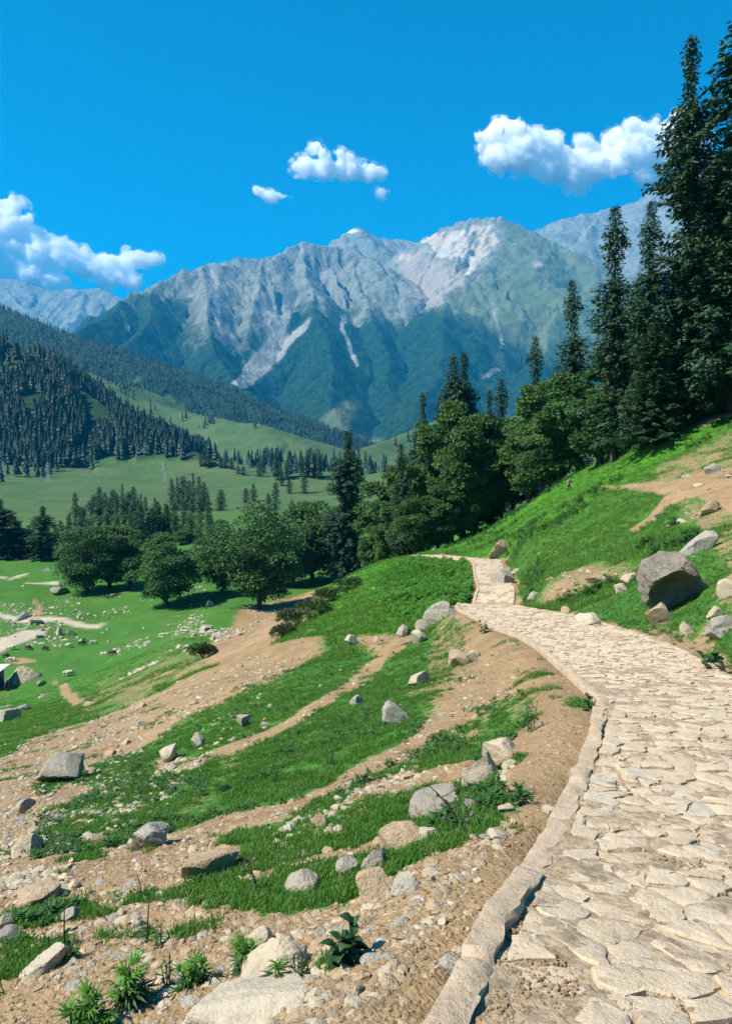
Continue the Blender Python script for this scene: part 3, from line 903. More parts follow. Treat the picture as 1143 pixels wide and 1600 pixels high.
o = link('smaller_paving_stones', np_mesh('smaller_paving_stones', np.concatenate(rv), [np.concatenate(rq), np.concatenate(rt)], False, M_PAVE), path)
o['kind'] = 'stuff'

# ---------------------------------------------------------------- rocks
def ico(sub):
    bm = bmesh.new(); bmesh.ops.create_icosphere(bm, subdivisions=sub, radius=1)
    bm.verts.ensure_lookup_table()
    V = np.array([v.co[:] for v in bm.verts]); F = np.array([[v.index for v in f.verts] for f in bm.faces]); bm.free()
    return V, F
ICO1, ICO2, ICO3, ICO4, ICO5 = ico(1), ico(2), ico(3), ico(4), ico(5)
def n3(V, f, seed, oct=3):
    return (fbm(V[:, 0] * f + V[:, 2] * f * .7, V[:, 1] * f - V[:, 2] * f * .6, oct, seed) + fbm(V[:, 1] * f + 31, V[:, 2] * f + V[:, 0] * .5 * f, oct, seed + 5)) * .6
def rock_geom(seed, base=ICO3, cuts=9, dims=(1, 1, .7), rough=.10, slab=False):
    """an angular boulder: a ball planed off by random cuts, then weathered"""
    r = np.random.default_rng(seed)
    V, F = base[0].copy(), base[1]
    for i in range(cuts):
        n = r.normal(0, 1, 3); n /= np.linalg.norm(n)
        if slab and i < 2: n = np.array([0, 0, 1.]) + r.normal(0, .12, 3); n /= np.linalg.norm(n)
        d = r.uniform(.42, .8) if not (slab and i < 2) else .32
        over = V @ n - d
        V = V - np.where(over > 0, over, 0)[:, None] * n * .94
    u = V / (np.linalg.norm(V, axis=1)[:, None] + 1e-9)
    V = V + u * (n3(V, 1.6, seed) * rough + n3(V, 5.5, seed + 3) * rough * .42 + n3(V, 15, seed + 9, 2) * rough * .16)[:, None]
    lo, hi_ = V.min(0), V.max(0)
    V = (V - (lo + hi_) / 2) / ((hi_ - lo) / 2)
    V = V * np.array(dims)
    return V, F
_rocks = {}
def rock_mesh(seed, mat, base=ICO3, **kw):
    key = (seed, mat.name, len(base[0]), str(kw))
    if key not in _rocks:
        V, F = rock_geom(seed, base, **kw)
        me = np_mesh('rock', V, [F], True, mat)
        me.set_sharp_from_angle(angle=R(20))
        _rocks[key] = me
    return _rocks[key]
def ground_normal(x, y, e=.15):
    e = max(e, .01 * y)
    zx = (H(np.array([x + e]), np.array([y]), False)[0] - H(np.array([x - e]), np.array([y]), False)[0]) / (2 * e)
    zy = (H(np.array([x]), np.array([y + e]), False)[0] - H(np.array([x]), np.array([y - e]), False)[0]) / (2 * e)
    v = Vector((-zx, -zy, 1)); v.normalize(); return v
def put_rock(px, py, w, h, mat, label, seed, name='boulder', cat='rock', slab=False, sink=.25, tilt=(0, 0), rz=None, depth=1.0, base=ICO4, group=None, cuts=13, rough=.13):
    """rock whose foot meets the ground under photo point (px, py), w x h photo pixels large"""
    x, y, z = (float(a[0]) for a in hit(px, py))
    m = math.hypot(x, y, z) / 1200
    W, Hh = w * m / 2 * .85, h * m / 2 * .72
    sk = sink * 2.6 + .25
    r = random.Random(seed)
    dy = W * depth
    me = rock_mesh(seed, mat, base, cuts=cuts, rough=rough, slab=slab, dims=(1, 1, 1))
    nrm = ground_normal(x, y + dy * .5)
    q = Vector((0, 0, 1)).rotation_difference((nrm * .6 + Vector((0, 0, .4))).normalized())
    E = Euler((R(tilt[0]), R(tilt[1]), 0)).to_matrix().to_4x4() @ Matrix.Rotation(rz if rz is not None else r.uniform(0, 6.28) * 0, 4, 'Z')
    o = link(name, me)
    yy = y + dy * .55
    zc = float(H(np.array([x]), np.array([yy]), False)[0])
    o.matrix_world = Matrix.Translation((x, yy, zc + Hh * (1 - sk) * .95)) @ q.to_matrix().to_4x4() @ E @ Matrix.Diagonal((W * 1.04, dy, Hh * (1 + sk) * .95, 1))
    return tag(o, label, cat, group)

ROCKS = [
 (88,1216,76,48,M_GREY,'large squared grey boulder alone in the rubble at the left side of the slope',11,{'sink':.12,'rz':.5}),
 (236,1322,58,44,M_GREY,'craggy grey boulder with a pale left face on the lower left dirt track',12,{'sink':.15,'rz':.9,'rough':.2}),
 (208,1326,24,18,M_PALE,'small pale stone leaning on the left foot of the craggy grey boulder',13,{}),
 (682,1274,88,48,M_GREY,'broad pointed grey boulder behind the tan slab and the dead thistle',14,{'sink':.2,'tilt':(0,-14)}),
 (736,1266,30,24,M_DARK,'round dark rock touching the right end of the pointed grey boulder',15,{}),
 (636,1318,92,44,M_TAN,'long rounded tan boulder in front of the pointed grey boulder',16,{'tilt':(0,-8),'rough':.14}),
 (618,1128,44,44,M_GREY,'jagged grey rock standing upright in the turf of the middle slope',17,{'tilt':(0,-22),'rough':.2}),
 (783,1178,56,36,M_PALE,'grey slab tilted up beside the tall weed clump by the kerb',18,{'slab':True,'tilt':(-25,-22)}),
 (755,1222,76,36,M_PALE,'long pale slab lying aslant just below the tilted grey slab',19,{'slab':True,'tilt':(-20,-24)}),
 (797,1200,26,15,M_PALE,'small rounded pale stone at the upper end of the long pale slab',20,{}),
 (586,1404,68,58,M_TAN,'wedge shaped tan boulder leaning up from the bare dirt',21,{'tilt':(0,-32),'sink':.2}),
 (637,1396,56,40,M_GREY,'pitted grey boulder to the right of the wedge shaped tan boulder',22,{'rough':.2}),
 (584,1362,44,38,M_GREY,'rounded grey stone at the edge of the grass above the tan wedge',23,{}),
 (543,1362,38,24,M_GREY,'smooth egg shaped grey stone sitting in grass',24,{'cuts':4}),
 (474,1392,66,32,M_GREY,'low wide grey boulder with a flat top in the grass strip',25,{}),
 (568,1416,20,11,M_TAN,'small reddish stone at the foot of the tan wedge boulder',26,{}),
 (425,1532,128,62,M_PALE,'big pale slab sloping up to the right among the leafy plants',27,{'tilt':(0,-16),'sink':.3,'base':ICO5}),
 (405,1480,46,30,M_PALE,'pale square stone behind the big sloping slab',28,{'slab':True,'tilt':(0,-20)}),
 (385,1612,205,62,M_PALE,'largest flat pale rock at the bottom edge of the slope',29,{'sink':.3,'base':ICO5}),
 (717,1528,52,32,M_GREY,'loose grey brick shaped stone lying on the brown dirt by the kerb',30,{'tilt':(0,-14),'sink':.05,'rz':.35}),
 (322,1366,96,36,M_TAN,'flat tan slab half buried in the dirt above the grass strip',31,{'slab':True,'sink':.45}),
 (50,1414,66,22,M_TAN,'flat pinkish tan slab beside the white stones at the left edge',32,{'slab':True,'sink':.3}),
 (62,1522,66,24,M_PALE,'flat white grey slab in the weeds at the lower left',33,{'slab':True,'tilt':(0,-14)}),
 (10,1470,28,18,M_DARK,'dark rounded stone at the lower left edge of the grass strip',34,{}),
 (6,1446,24,18,M_GREY,'grey stone just above the dark rounded stone at the left edge',35,{}),
 (104,1438,30,15,M_GREY,'pale grey pointed stone on the grass strip at the lower left',36,{}),
 (36,1328,42,28,M_PALE,'lumpy pale rock at the end of the grass below the squared boulder',37,{'rough':.2}),
 (6,1128,44,26,M_GREY,'pale grey boulder cut by the left edge below the blue hut',38,{}),
 (786,866,42,26,M_TAN,'tilted tan slab on the turf above the upper path bend',39,{'slab':True,'tilt':(-20,-26)}),
 (788,912,40,30,M_GREY,'leaning grey slab with a dark underside beside the upper path',40,{'slab':True,'tilt':(-35,-30)}),
 (806,896,20,10,M_TAN,'small tan stone behind the leaning grey slab',41,{}),
 (921,980,38,32,M_PALE,'upright pale block at the inner edge of the path',42,{'tilt':(0,-6),'sink':.1}),
 (884,958,18,16,M_TAN,'small tan stone on the path edge left of the upright pale block',43,{}),
 (1036,1007,34,20,M_TAN,'smooth tan egg shaped stone at the right edge of the path',44,{'cuts':4}),
 (1044,972,42,44,M_TAN,'pinkish tan slab leaning under the huge boulder',45,{'tilt':(-10,-38),'slab':True}),
 (1092,858,78,20,M_GREY,'long grey slab lying uphill above the huge boulder',46,{'slab':True,'tilt':(-8,-30),'depth':.5}),
 (1114,1052,56,28,M_TAN,'rough tan rock with a leafy plant in front by the path',47,{'rough':.18}),
 (1132,990,46,34,M_GREY,'smooth blue grey rock at the right edge of the photo above the path',48,{'tilt':(0,-14)}),
 (1118,968,28,16,M_PALE,'pale stone behind the blue grey rock',49,{}),
 (1076,990,22,26,M_PALE,'small upright pale stone between the pinkish slab and the blue grey rock',50,{}),
 (1140,925,36,26,M_PALE,'pale rounded stone right of the huge boulder',51,{}),
 (970,925,20,16,M_PALE,'pale cube shaped stone below the eroded bank',52,{}),
 (984,908,26,12,M_PALE,'flat pale stone on the right of the eroded bank',53,{'slab':True}),
 (930,908,30,12,M_TAN,'flat tan stone lying in the eroded bank',54,{'slab':True}),
 (862,910,18,16,M_TAN,'blocky tan stone at the upper left of the eroded bank',55,{}),
 (836,935,30,15,M_PALE,'long pale stone pointing down to the path',56,{'slab':True,'tilt':(-20,-30)}),
 (1110,802,46,15,M_TAN,'tan slab below the trail junction on the right slope',57,{'slab':True,'tilt':(-30,-30)}),
 (1068,818,20,14,M_PALE,'pale stone on the turf below the trail junction',58,{}),
 (940,860,26,14,M_PALE,'forked pale stone on the turf above the eroded bank',59,{}),
 (1114,740,30,20,M_GREY,'grey stone above the trail at the right edge',60,{'tilt':(-20,-28)}),
 (1046,778,12,16,M_TAN,'upright tan stone at the trail junction',61,{}),
 (718,1038,38,30,M_TAN,'tan rock in tall grass beside the upper dirt slope',62,{'tilt':(0,-20)}),
 (740,1030,26,18,M_PALE,'pale rock right of the tan rock by the dirt slope',63,{}),
 (655,1068,42,18,M_PALE,'low pale slab in the middle of the green slope',64,{'slab':True,'tilt':(0,-14)}),
 (556,1100,26,14,M_GREY,'grey blue stone at the middle of the green slope',65,{}),
 (684,966,54,30,M_GREY,'biggest grey rock in the heap where the path crests',66,{'rough':.16}),
 (706,962,20,16,M_GREY,'grey stone on the right of the heap at the path crest',67,{}),
 (662,980,30,20,M_PALE,'pale stone on the left of the heap at the path crest',68,{}),
 (656,1000,34,22,M_PALE,'pale rock in front of the heap at the path crest',69,{}),
 (630,990,26,16,M_GREY,'grey rock at the lower left of the heap at the path crest',70,{}),
 (548,1003,22,14,M_PALE,'white topped stone at the head of the thin dirt track',71,{}),
 (590,1000,20,10,M_TAN,'tan stone in the head of the thin dirt track',72,{}),
 (218,1110,28,16,M_TAN,'bigger tan block in the rubble band',73,{}),
 (140,1108,26,18,M_TAN,'tan wedge at the upper edge of the rubble band',74,{}),
 (308,1160,24,18,M_GREY,'squat grey stone on the turf below the rubble band',75,{}),
 (262,1184,36,18,M_PALE,'long white stone on the turf left of the squat grey stone',76,{'slab':True,'tilt':(0,-20)}),
 (380,1128,28,14,M_GREY,'flat grey stone right of the rubble band',77,{}),
 (88,930,30,13,M_DARK,'dark rock under the dead tree stump in the meadow',78,{'sink':.1}),
 (34,968,26,14,M_DARK,'dark boulder on the near side of the pale road',79,{}),
 (72,893,14,8,M_DARK,'dark rock at the far end of the meadow by the trail',80,{}),
 (54,976,26,10,M_PALE,'pale slab below the pale road',81,{'slab':True}),
 (91,993,12,12,M_PALE,'pale cube at the end of the near dirt road',82,{}),
 (110,993,14,9,M_DARK,'dark stone right of the end of the near dirt road',83,{}),
 (127,1005,12,9,M_GREY,'grey stone in the meadow below the road end',84,{}),
 (320,986,26,12,M_GREY,'pale grey rock in the rubble before the round trees',85,{}),
 (327,948,20,13,M_DARK,'dark boulder in the shade between the round trees',86,{}),
 (64,1092,22,11,M_GREY,'pale grey rock beside the earth mound',87,{}),
 (64,1072,16,10,M_GREY,'round grey stone right of the earth mound',88,{}),
 (32,1110,26,10,M_DARK,'dark flat rock below the blue hut',89,{}),
 (34,1262,30,14,M_GREY,'low grey stone in the rubble under the squared boulder',90,{}),
 (670,1312,40,20,M_PALE,'pale stone at the right end of the long tan boulder',93,{}),
 (776,1310,34,14,M_PALE,'flat pale stone beside the thistle near the kerb',94,{}),
 (860,1272,26,14,M_PALE,'pale stone close to the kerb in the grass',95,{}),
 (790,1268,26,10,M_PALE,'thin flat stone on the dirt near the kerb',96,{'slab':True}),
 (500,1294,26,26,M_TAN,'upright tan stone by the broad dirt track',97,{'tilt':(0,-30)}),
 (450,1300,20,14,M_PALE,'pale stone in the broad dirt track',98,{}),
 (215,1452,20,20,M_GREY,'speckled grey stone by the dry stalk',99,{}),
 (535,1500,22,14,M_TAN,'small tan stone on the brown dirt in front of the leafy bush',100,{}),
 (552,1556,30,18,M_TAN,'tan stone on the brown dirt at the bottom',101,{}),
]
for px, py, w, h, mat, lab, seed, kw in ROCKS:
    base = kw.pop('base', ICO4 if w > 40 else ICO3)
    put_rock(px, py, w, h, mat, lab, seed, base=base, **kw)

def hero_rock():
    """the huge overhanging boulder: a broad lichened crown leaning out over a hollow, steep front face"""
    V, F = ICO5[0].copy(), ICO5[1]
    V = np.sign(V) * np.abs(V) ** .8
    for n, d, hollow in (((.0, -.15, 1), .72, 0), ((-1, -.1, .25), .80, 0), ((1, -.15, .3), .74, 0), ((-.35, -.5, .8), .84, 0), ((.6, -.7, .4), .86, 0), ((-.12, -.80, -.60), .40, .55), ((0, 1, 0), .8, 0)):
        n = np.array(n); n = n / np.linalg.norm(n)
        over = V @ n - d - n3(V, 1.7, 12) * .16 - n3(V, 5, 13) * .05
        rad = np.linalg.norm(V - (V @ n)[:, None] * n, axis=1)
        V = V - (np.where(over > 0, over * .97, 0) + np.where(over > 0, hollow * np.clip(1 - (rad / .85) ** 2, 0, 1), 0))[:, None] * n
    u = V / (np.linalg.norm(V, axis=1)[:, None] + 1e-9)
    V = V + u * (n3(V, 1.6, 4) * .10 + n3(V, 4.5, 8) * .085 + n3(V, 13, 9, 3) * .06)[:, None]
    lo, hi_ = V.min(0), V.max(0)
    V = (V - (lo + hi_) / 2) / ((hi_ - lo) / 2)
    me = np_mesh('boulder', V, [F], True, M_HERO)
    me.set_sharp_from_angle(angle=R(32))
    x, y, z = (float(a[0]) for a in hit(1064, 952))
    m = math.hypot(x, y, z) / 1200
    o = link('boulder', me)
    W, Hh = 47 * m, 48 * m
    yy = y + W * .7
    o.matrix_world = Matrix.Translation((x, yy, z + Hh * .74)) @ Euler((R(0), R(-16), 0)).to_matrix().to_4x4() @ Matrix.Diagonal((W, W * .85, Hh * .92, 1))
    tag(o, 'huge lichened boulder overhanging a dark hollow on the right bank of the path', 'rock')
hero_rock()

# loose stones in bands: each its own object, meshes shared
def in_poly(px, py, P):
    P = np.array(P, float)
    return poly_sd(np.atleast_1d(np.array(px, float)), np.atleast_1d(np.array(py, float)), P)[0] < 0
STONE_BANDS = [
 ('loose tan stones in the rubble band', 'loose tan stone in the long rubble band down the slope', [(60,1215),(120,1140),(260,1090),(400,1030),(470,1010),(480,1030),(400,1060),(260,1140),(150,1200)], 46, (7, 20), (M_TAN, M_PALE)),
 ('white stones on the turf under the rubble', 'white loose stone on the turf just below the rubble band', [(130,1300),(90,1330),(60,1310),(200,1210),(350,1140),(440,1090),(420,1130),(300,1200),(200,1290)], 46, (6, 17), (M_PALE, M_GREY)),
 ('white stones at the left edge', 'white loose stone in the stony patch at the photo edge', [(0,1370),(110,1345),(140,1385),(90,1410),(0,1420)], 22, (10, 26), (M_PALE,)),
 ('stones along the lower grass strips', 'small loose stone along the lower grass strips', [(0,1440),(200,1410),(420,1400),(420,1450),(200,1500),(0,1520)], 28, (8, 22), (M_PALE, M_GREY, M_TAN)),
 ('stones on the broad dirt track', 'loose stone on the edge of the broad dirt track', [(280,1330),(480,1265),(640,1200),(720,1190),(700,1215),(520,1290),(300,1350)], 24, (7, 20), (M_TAN, M_PALE)),
 ('stones in the eroded bank', 'loose stone in the eroded bank above the path', [(850,930),(880,900),(940,885),(1000,890),(990,910),(920,935),(860,945)], 26, (5, 13), (M_PALE, M_TAN)),
 ('stones on the right turf', 'small pale stone on the turf above the huge boulder', [(930,860),(1000,800),(1100,720),(1143,700),(1143,830),(1060,850)], 22, (5, 14), (M_PALE, M_GREY)),
 ('stones on the brown dirt', 'small stone on the brown dirt beside the kerb', [(500,1430),(640,1390),(820,1260),(880,1180),(860,1280),(720,1500),(520,1590)], 22, (8, 18), (M_TAN, M_PALE)),
 ('rocks in the meadow', 'grey rock lying in the valley meadow', [(0,1000),(0,960),(100,970),(200,985),(340,960),(350,990),(160,1010),(110,1000)], 26, (5, 12), (M_GREY, M_DARK)),
]
for gi, (grp, lab, P, cnt, szr, mats) in enumerate(STONE_BANDS):
    r = np.random.default_rng(900 + gi)
    A = np.array(P, float); lo, hi_ = A.min(0), A.max(0)
    pts = []
    while len(pts) < cnt:
        q = r.uniform(lo, hi_)
        if in_poly(q[0], q[1], P): pts.append(q)
    pts = np.array(pts)
    X, Y, Z = hit(pts[:, 0], pts[:, 1])
    od = np.argsort(pts[:, 0]); tl = set(od[:cnt // 3].tolist()); tr_ = set(od[-(cnt // 3):].tolist())
    for k in range(cnt):
        m = math.hypot(X[k], Y[k], Z[k]) / 1200
        w = szr[0] + (szr[1] - szr[0]) * r.random() ** 2.2
        s = w * m / 2
        me = rock_mesh(700 + k % 9, mats[k % len(mats)], ICO2, cuts=7, rough=.13, dims=(1, .8, .55))
        o = link('loose_stone', me, None, (X[k], Y[k] + s * .4, Z[k] + s * .12), (r.normal(0, .25), r.normal(0, .25) - .15, r.uniform(0, 6.28)), (s, s * r.uniform(.7, 1.1), s * r.uniform(.7, 1.2)))
        sfx = ', towards its left end' if k in tl else ', towards its right end' if k in tr_ else ', near its middle'
        tag(o, lab + sfx, 'stone', grp)
# ---------------------------------------------------------------- trees
def tube(pts, rad, n=8):
    """tapered tube along points -> verts, quads"""
    pts = np.asarray(pts, float); rad = np.asarray(rad, float)
    d = np.gradient(pts, axis=0); d /= np.linalg.norm(d, axis=1)[:, None] + 1e-9
    ref = np.where(np.abs(d[:, 2:3]) > .9, np.array([[1., 0, 0]]), np.array([[0, 0, 1.]]))
    u = np.cross(d, ref); u /= np.linalg.norm(u, axis=1)[:, None] + 1e-9
    v = np.cross(d, u)
    a = np.linspace(0, 2 * PI, n, endpoint=False)
    V = pts[:, None] + rad[:, None, None] * (u[:, None] * np.cos(a)[None, :, None] + v[:, None] * np.sin(a)[None, :, None])
    m = len(pts)
    i = np.arange(m * n).reshape(m, n); j = np.roll(i, -1, 1)
    F = np.stack([i[:-1].ravel(), j[:-1].ravel(), j[1:].ravel(), i[1:].ravel()], 1)
    return V.reshape(-1, 3), F
def join(parts):
    V, F, b = [], [], 0
    for v, f in parts:
        V.append(v); F.append(np.asarray(f) + b); b += len(v)
    return np.concatenate(V), np.concatenate(F)
def leaf_quads(P, D, Nrm, length, width, r, fold=0.0):
    """one bent quad (kite) per point: base P, along D, flat across Nrm"""
    n = len(P)
    D = D / (np.linalg.norm(D, axis=1)[:, None] + 1e-9)
    S = np.cross(D, Nrm); S /= np.linalg.norm(S, axis=1)[:, None] + 1e-9
    N2 = np.cross(S, D)
    L = (np.broadcast_to(length, n))[:, None]; W = (np.broadcast_to(width, n))[:, None]
    a = P; b = P + D * L * .45 + S * W * .5 - N2 * W * fold; c = P + D * L; d = P + D * L * .45 - S * W * .5 - N2 * W * fold
    V = np.stack([a, b, c, d], 1).reshape(-1, 3)
    return V, np.arange(4 * n).reshape(n, 4)

def fir_meshes(seed, Hh=30., Rr=4.2, nb=330, tuft=5, size=.75, prof=1.0, bare=.05, ragged=.3, mat=None, lo=False):
    r = np.random.default_rng(seed)
    parts = []
    u = bare + (1 - bare) * (np.arange(nb) + r.random(nb)) / nb
    u = np.minimum(u ** .92, .995)
    az = np.arange(nb) * 2.39996 + r.normal(0, .35, nb)
    pr = np.minimum(1, (1 - u) * 2.7) ** (.72 * prof) * (.68 + .32 * np.minimum(1, (1 - u) * 1.15))
    lump = .8 + ragged * fbm(u * 9, az * 0 + seed, 3, seed) * 1.6
    L = Rr * pr * lump * r.uniform(.7, 1.12, nb) + .25
    z0 = u * Hh
    P, D, Nn, SZ = [], [], [], []
    lean = np.array([r.normal(0, .012), r.normal(0, .012)])
    for k in range(nb):
        m = max(2, int(L[k] / (size * .62)))
        t = (np.arange(m) + .6) / m
        ca, sa = math.cos(az[k]), math.sin(az[k])
        sweep = r.normal(0, .12)
        rr = t * L[k]
        droop = -.18 * rr - .05 * rr * rr / max(L[k], 1) * 2.2 + .20 * L[k] * t ** 3
        bx = rr * ca - rr * sweep * sa * t; by = rr * sa + rr * sweep * ca * t
        for q in range(tuft):
            side = (q - (tuft - 1) / 2) / max(1, (tuft - 1) / 2)
            aa = az[k] + side * 1.15 + r.normal(0, .25, m)
            P.append(np.stack([bx + r.normal(0, .1, m), by + r.normal(0, .1, m), z0[k] + droop + r.normal(0, .16, m)], 1))
            D.append(np.stack([np.cos(aa), np.sin(aa), -.42 + r.normal(0, .28, m)], 1))
            Nn.append(np.stack([r.normal(0, .45, m), r.normal(0, .45, m), np.ones(m)], 1))
            SZ.append(size * r.uniform(.6, 1.25, m) * (.55 + .45 * min(1, L[k] / 2)))
    P = np.concatenate(P); D = np.concatenate(D); Nn = np.concatenate(Nn); SZ = np.concatenate(SZ)
    P[:, :2] += lean * P[:, 2:3]
    V, F = leaf_quads(P, D, Nn, SZ, SZ * .46, r, .15)
    crown = np_mesh('crown', V, [F], False, mat or M_FIR)
    zz = np.linspace(-.6, Hh * .97, 9)
    tr = .30 * (Hh / 30) * (1 - zz / (Hh * 1.02)) + .03
    tr[0] *= 1.6; tr[1] = tr[1] * 1.05
    V, F = tube(np.stack([lean[0] * zz, lean[1] * zz, zz], 1), tr, 8)
    return crown, np_mesh('trunk', V, [F], True, M_BARK)

def broad_meshes(seed, Hh=22., W=15., nl=58, nq=330, leaf=.50, low=.03, mat=None, tall=1.0):
    r = np.random.default_rng(seed)
    # lobes spread through an uneven crown
    cz = Hh * (low + (1 - low) * .52); ah = W / 2; av = Hh * (1 - low) * .5
    lobes = []
    while len(lobes) < nl:
        d = r.normal(0, 1, 3); d[2] -= .35; d /= np.linalg.norm(d)
        f = r.uniform(.45, .92)
        p = np.array([d[0] * ah * f, d[1] * ah * f, cz + d[2] * av * f])
        if d[2] < 0: p[:2] *= 1.0 - .25 * (-d[2])
        p[:2] *= 1 - .38 * max(d[2], 0) ** 2
        wob = 1 + .2 * math.sin(3 * math.atan2(d[1], d[0]) + seed)
        p[:2] *= wob
        lobes.append((p, r.uniform(.13, .24) * min(W, Hh) * (1.15 - .45 * f)))
    P, D, Nn = [], [], []
    for p, rad in lobes:
        d = r.normal(0, 1, (nq, 3)); d /= np.linalg.norm(d, axis=1)[:, None]
        d[:, 2] = np.where(d[:, 2] < -.35, -d[:, 2], d[:, 2])
        rr = rad * r.uniform(.55, 1.12, nq) ** .6
        q = p + d * rr[:, None] * np.array([1.15, 1.15, .8])
        P.append(q)
        D.append(d * .6 + r.normal(0, .55, (nq, 3)) + np.array([0, 0, -.25]))
        Nn.append(d * .9 + r.normal(0, .5, (nq, 3)) + np.array([0, 0, .5]))
    P = np.concatenate(P); D = np.concatenate(D); Nn = np.concatenate(Nn)
    P[:, 2] = np.maximum(P[:, 2], Hh * low * .62 + .04 * Hh * r.random(len(P)))
    sz = leaf * r.uniform(.6, 1.3, len(P))
    V, F = leaf_quads(P, D, Nn, sz, sz * .8, r, .2)
    crown = np_mesh('crown', V, [F], False, mat or M_BROAD)
    parts = []
    h0 = Hh * (low + .10)
    bend = r.normal(0, .03 * Hh, 2)
    zz = np.linspace(-.5, h0, 6)
    base = np.stack([bend[0] * (zz / h0) ** 2, bend[1] * (zz / h0) ** 2, zz], 1)
    tr = np.interp(zz, [-.5, .4, h0], [.034 * Hh, .022 * Hh, .016 * Hh])
    parts.append(tube(base, tr, 9))
    top = base[-1]
    for p, rad in lobes[:14]:
        mid = (top + p) / 2 + np.array([0, 0, -.04 * Hh]) + r.normal(0, .02 * Hh, 3)
        parts.append(tube([top - np.array([0, 0, .05 * Hh]), (top + mid) / 2, mid, p], [.011 * Hh, .009 * Hh, .006 * Hh, .002 * Hh], 6))
    V, F = join(parts)
    return crown, np_mesh('trunk', V, [F], True, M_BARK)

_fk = dict(size=.58, tuft=6)
FIRS = [fir_meshes(1, nb=440, **_fk), fir_meshes(2, Rr=3.9, nb=520, ragged=.55, **_fk), fir_meshes(3, Rr=3.2, nb=380, ragged=.65, prof=.85, **_fk), fir_meshes(4, Rr=5.0, nb=480, ragged=.4, **_fk)]
FIRS_MID = [fir_meshes(11, nb=150, tuft=3, size=1.5, Rr=3.4), fir_meshes(12, nb=130, tuft=3, size=1.5, Rr=4.0, ragged=.5), fir_meshes(13, nb=150, tuft=3, size=1.4, Rr=2.8, ragged=.45)]
BROADS = [broad_meshes(21), broad_meshes(22, nl=60), broad_meshes(23, W=12, nl=50), broad_meshes(24, W=16, nl=64), broad_meshes(25, Hh=22, W=11, nl=50, mat=M_BROADL), broad_meshes(26, Hh=22, W=13, nl=52, mat=M_BROADL), broad_meshes(27, W=8.5, nl=50, low=.0), broad_meshes(28, W=9, nl=50, low=.0, mat=M_BROADL)]

def place_tree(kind, meshes, H0, W0, px, py, top, width, label, cat, group=None, seed=0, lean=(0, 0), dist=None, name=None):
    """tree whose foot stands on the ground under the photo point; top = photo y of its tip, width = photo px across"""
    if dist is None:
        x, y, z = (float(a[0]) for a in hit(px, py))
    else:
        x, y = ray(px, py)[0] * dist, dist
        z = float(H(np.array([x]), np.array([y]))[0])
    hgt = (ray(px, top)[2] * y - z)
    wid = width * math.hypot(x, y) / 1200
    o = bpy.data.objects.new(name or kind, None); C.objects.link(o)
    o.empty_display_size = .5
    o.location = (x, y, z - .05 - .01 * hgt)
    r = random.Random(seed * 7 + int(px))
    o.rotation_mode = 'ZYX'
    o.rotation_euler = (R(lean[0]), R(lean[1]), r.uniform(0, 6.28))
    sx = wid * (1.14 if kind == 'broadleaf_tree' else 1.12) / W0; sz = hgt / H0
    o.scale = (sx, sx, sz)
    link('trunk', meshes[1], o); link('crown', meshes[0], o)
    return tag(o, label, cat, group)
fw = {0: 8.4, 1: 7.4, 2: 6.4, 3: 10.}
def fir(v, *a, **k): return place_tree('fir_tree', FIRS[v], 30., fw[v], *a, **k)
def firm(v, *a, **k): return place_tree('fir_tree', FIRS_MID[v], 30., (6.8, 8., 5.6)[v], *a, **k)
bw = (15., 15., 12., 16., 11., 13., 8.5, 9.)
def broad(v, *a, **k): return place_tree('broadleaf_tree', BROADS[v], 22., bw[v] * 1.05, *a, **k)

# the tall firs on the right hillside
fir(3, 1142, 648, -45, 172, 'tallest dark fir, cut by the right edge of the photo', 'fir tree', seed=1)
fir(1, 1070, 668, 52, 92, 'second tallest dark fir beside the one cut by the right edge', 'fir tree', seed=2)
fir(0, 1104, 655, 250, 84, 'dense dark fir filling the gap between the two tallest firs', 'fir tree', seed=3)
fir(2, 1002, 705, 308, 58, 'slim tall fir standing left of the two tallest firs', 'fir tree', seed=4)
fir(2, 958, 722, 314, 68, 'ragged tall fir with a narrow tip left of the slim tall fir', 'fir tree', seed=5, lean=(0, -1.2))
fir(2, 902, 755, 432, 50, 'leaning thin fir with a bare crooked tip above the maples', 'fir tree', seed=6, lean=(0, -3.5), dist=92)
fir(3, 1020, 700, 500, 100, 'broad low dark fir with a thick trunk under the slim tall fir', 'fir tree', seed=7)
fir(0, 1058, 672, 500, 92, 'broad low dark fir at the foot of the second tallest fir', 'fir tree', seed=8)
fir(2, 835, 790, 522, 44, 'small dark fir tip rising between the maples', 'fir tree', seed=9, dist=105)
fir(2, 783, 800, 588, 42, 'dark fir tip just left of the maples on the hillside', 'fir tree', seed=10, dist=112)
fir(0, 705, 845, 552, 66, 'dark bushy fir behind the maple clump in the middle', 'fir tree', seed=11, dist=112)
fir(1, 724, 845, 546, 52, 'twin fir close against the dark bushy fir in the middle', 'fir tree', seed=12, dist=114)
fir(1, 659, 850, 610, 40, 'short dark fir standing left of the twin firs', 'fir tree', seed=13, dist=125)
fir(1, 764, 828, 606, 38, 'narrow dark fir at the right end of the middle clump', 'fir tree', seed=16, dist=99)
fir(2, 628, 872, 690, 34, 'narrow dark fir inside the left half of the middle clump', 'fir tree', seed=17, dist=96)
fir(1, 536, 907, 670, 62, 'tall lone dark fir in the middle of the photo by the round trees', 'fir tree', seed=14)
fir(2, 552, 900, 700, 40, 'thinner fir hidden behind the tall lone fir', 'fir tree', seed=15)
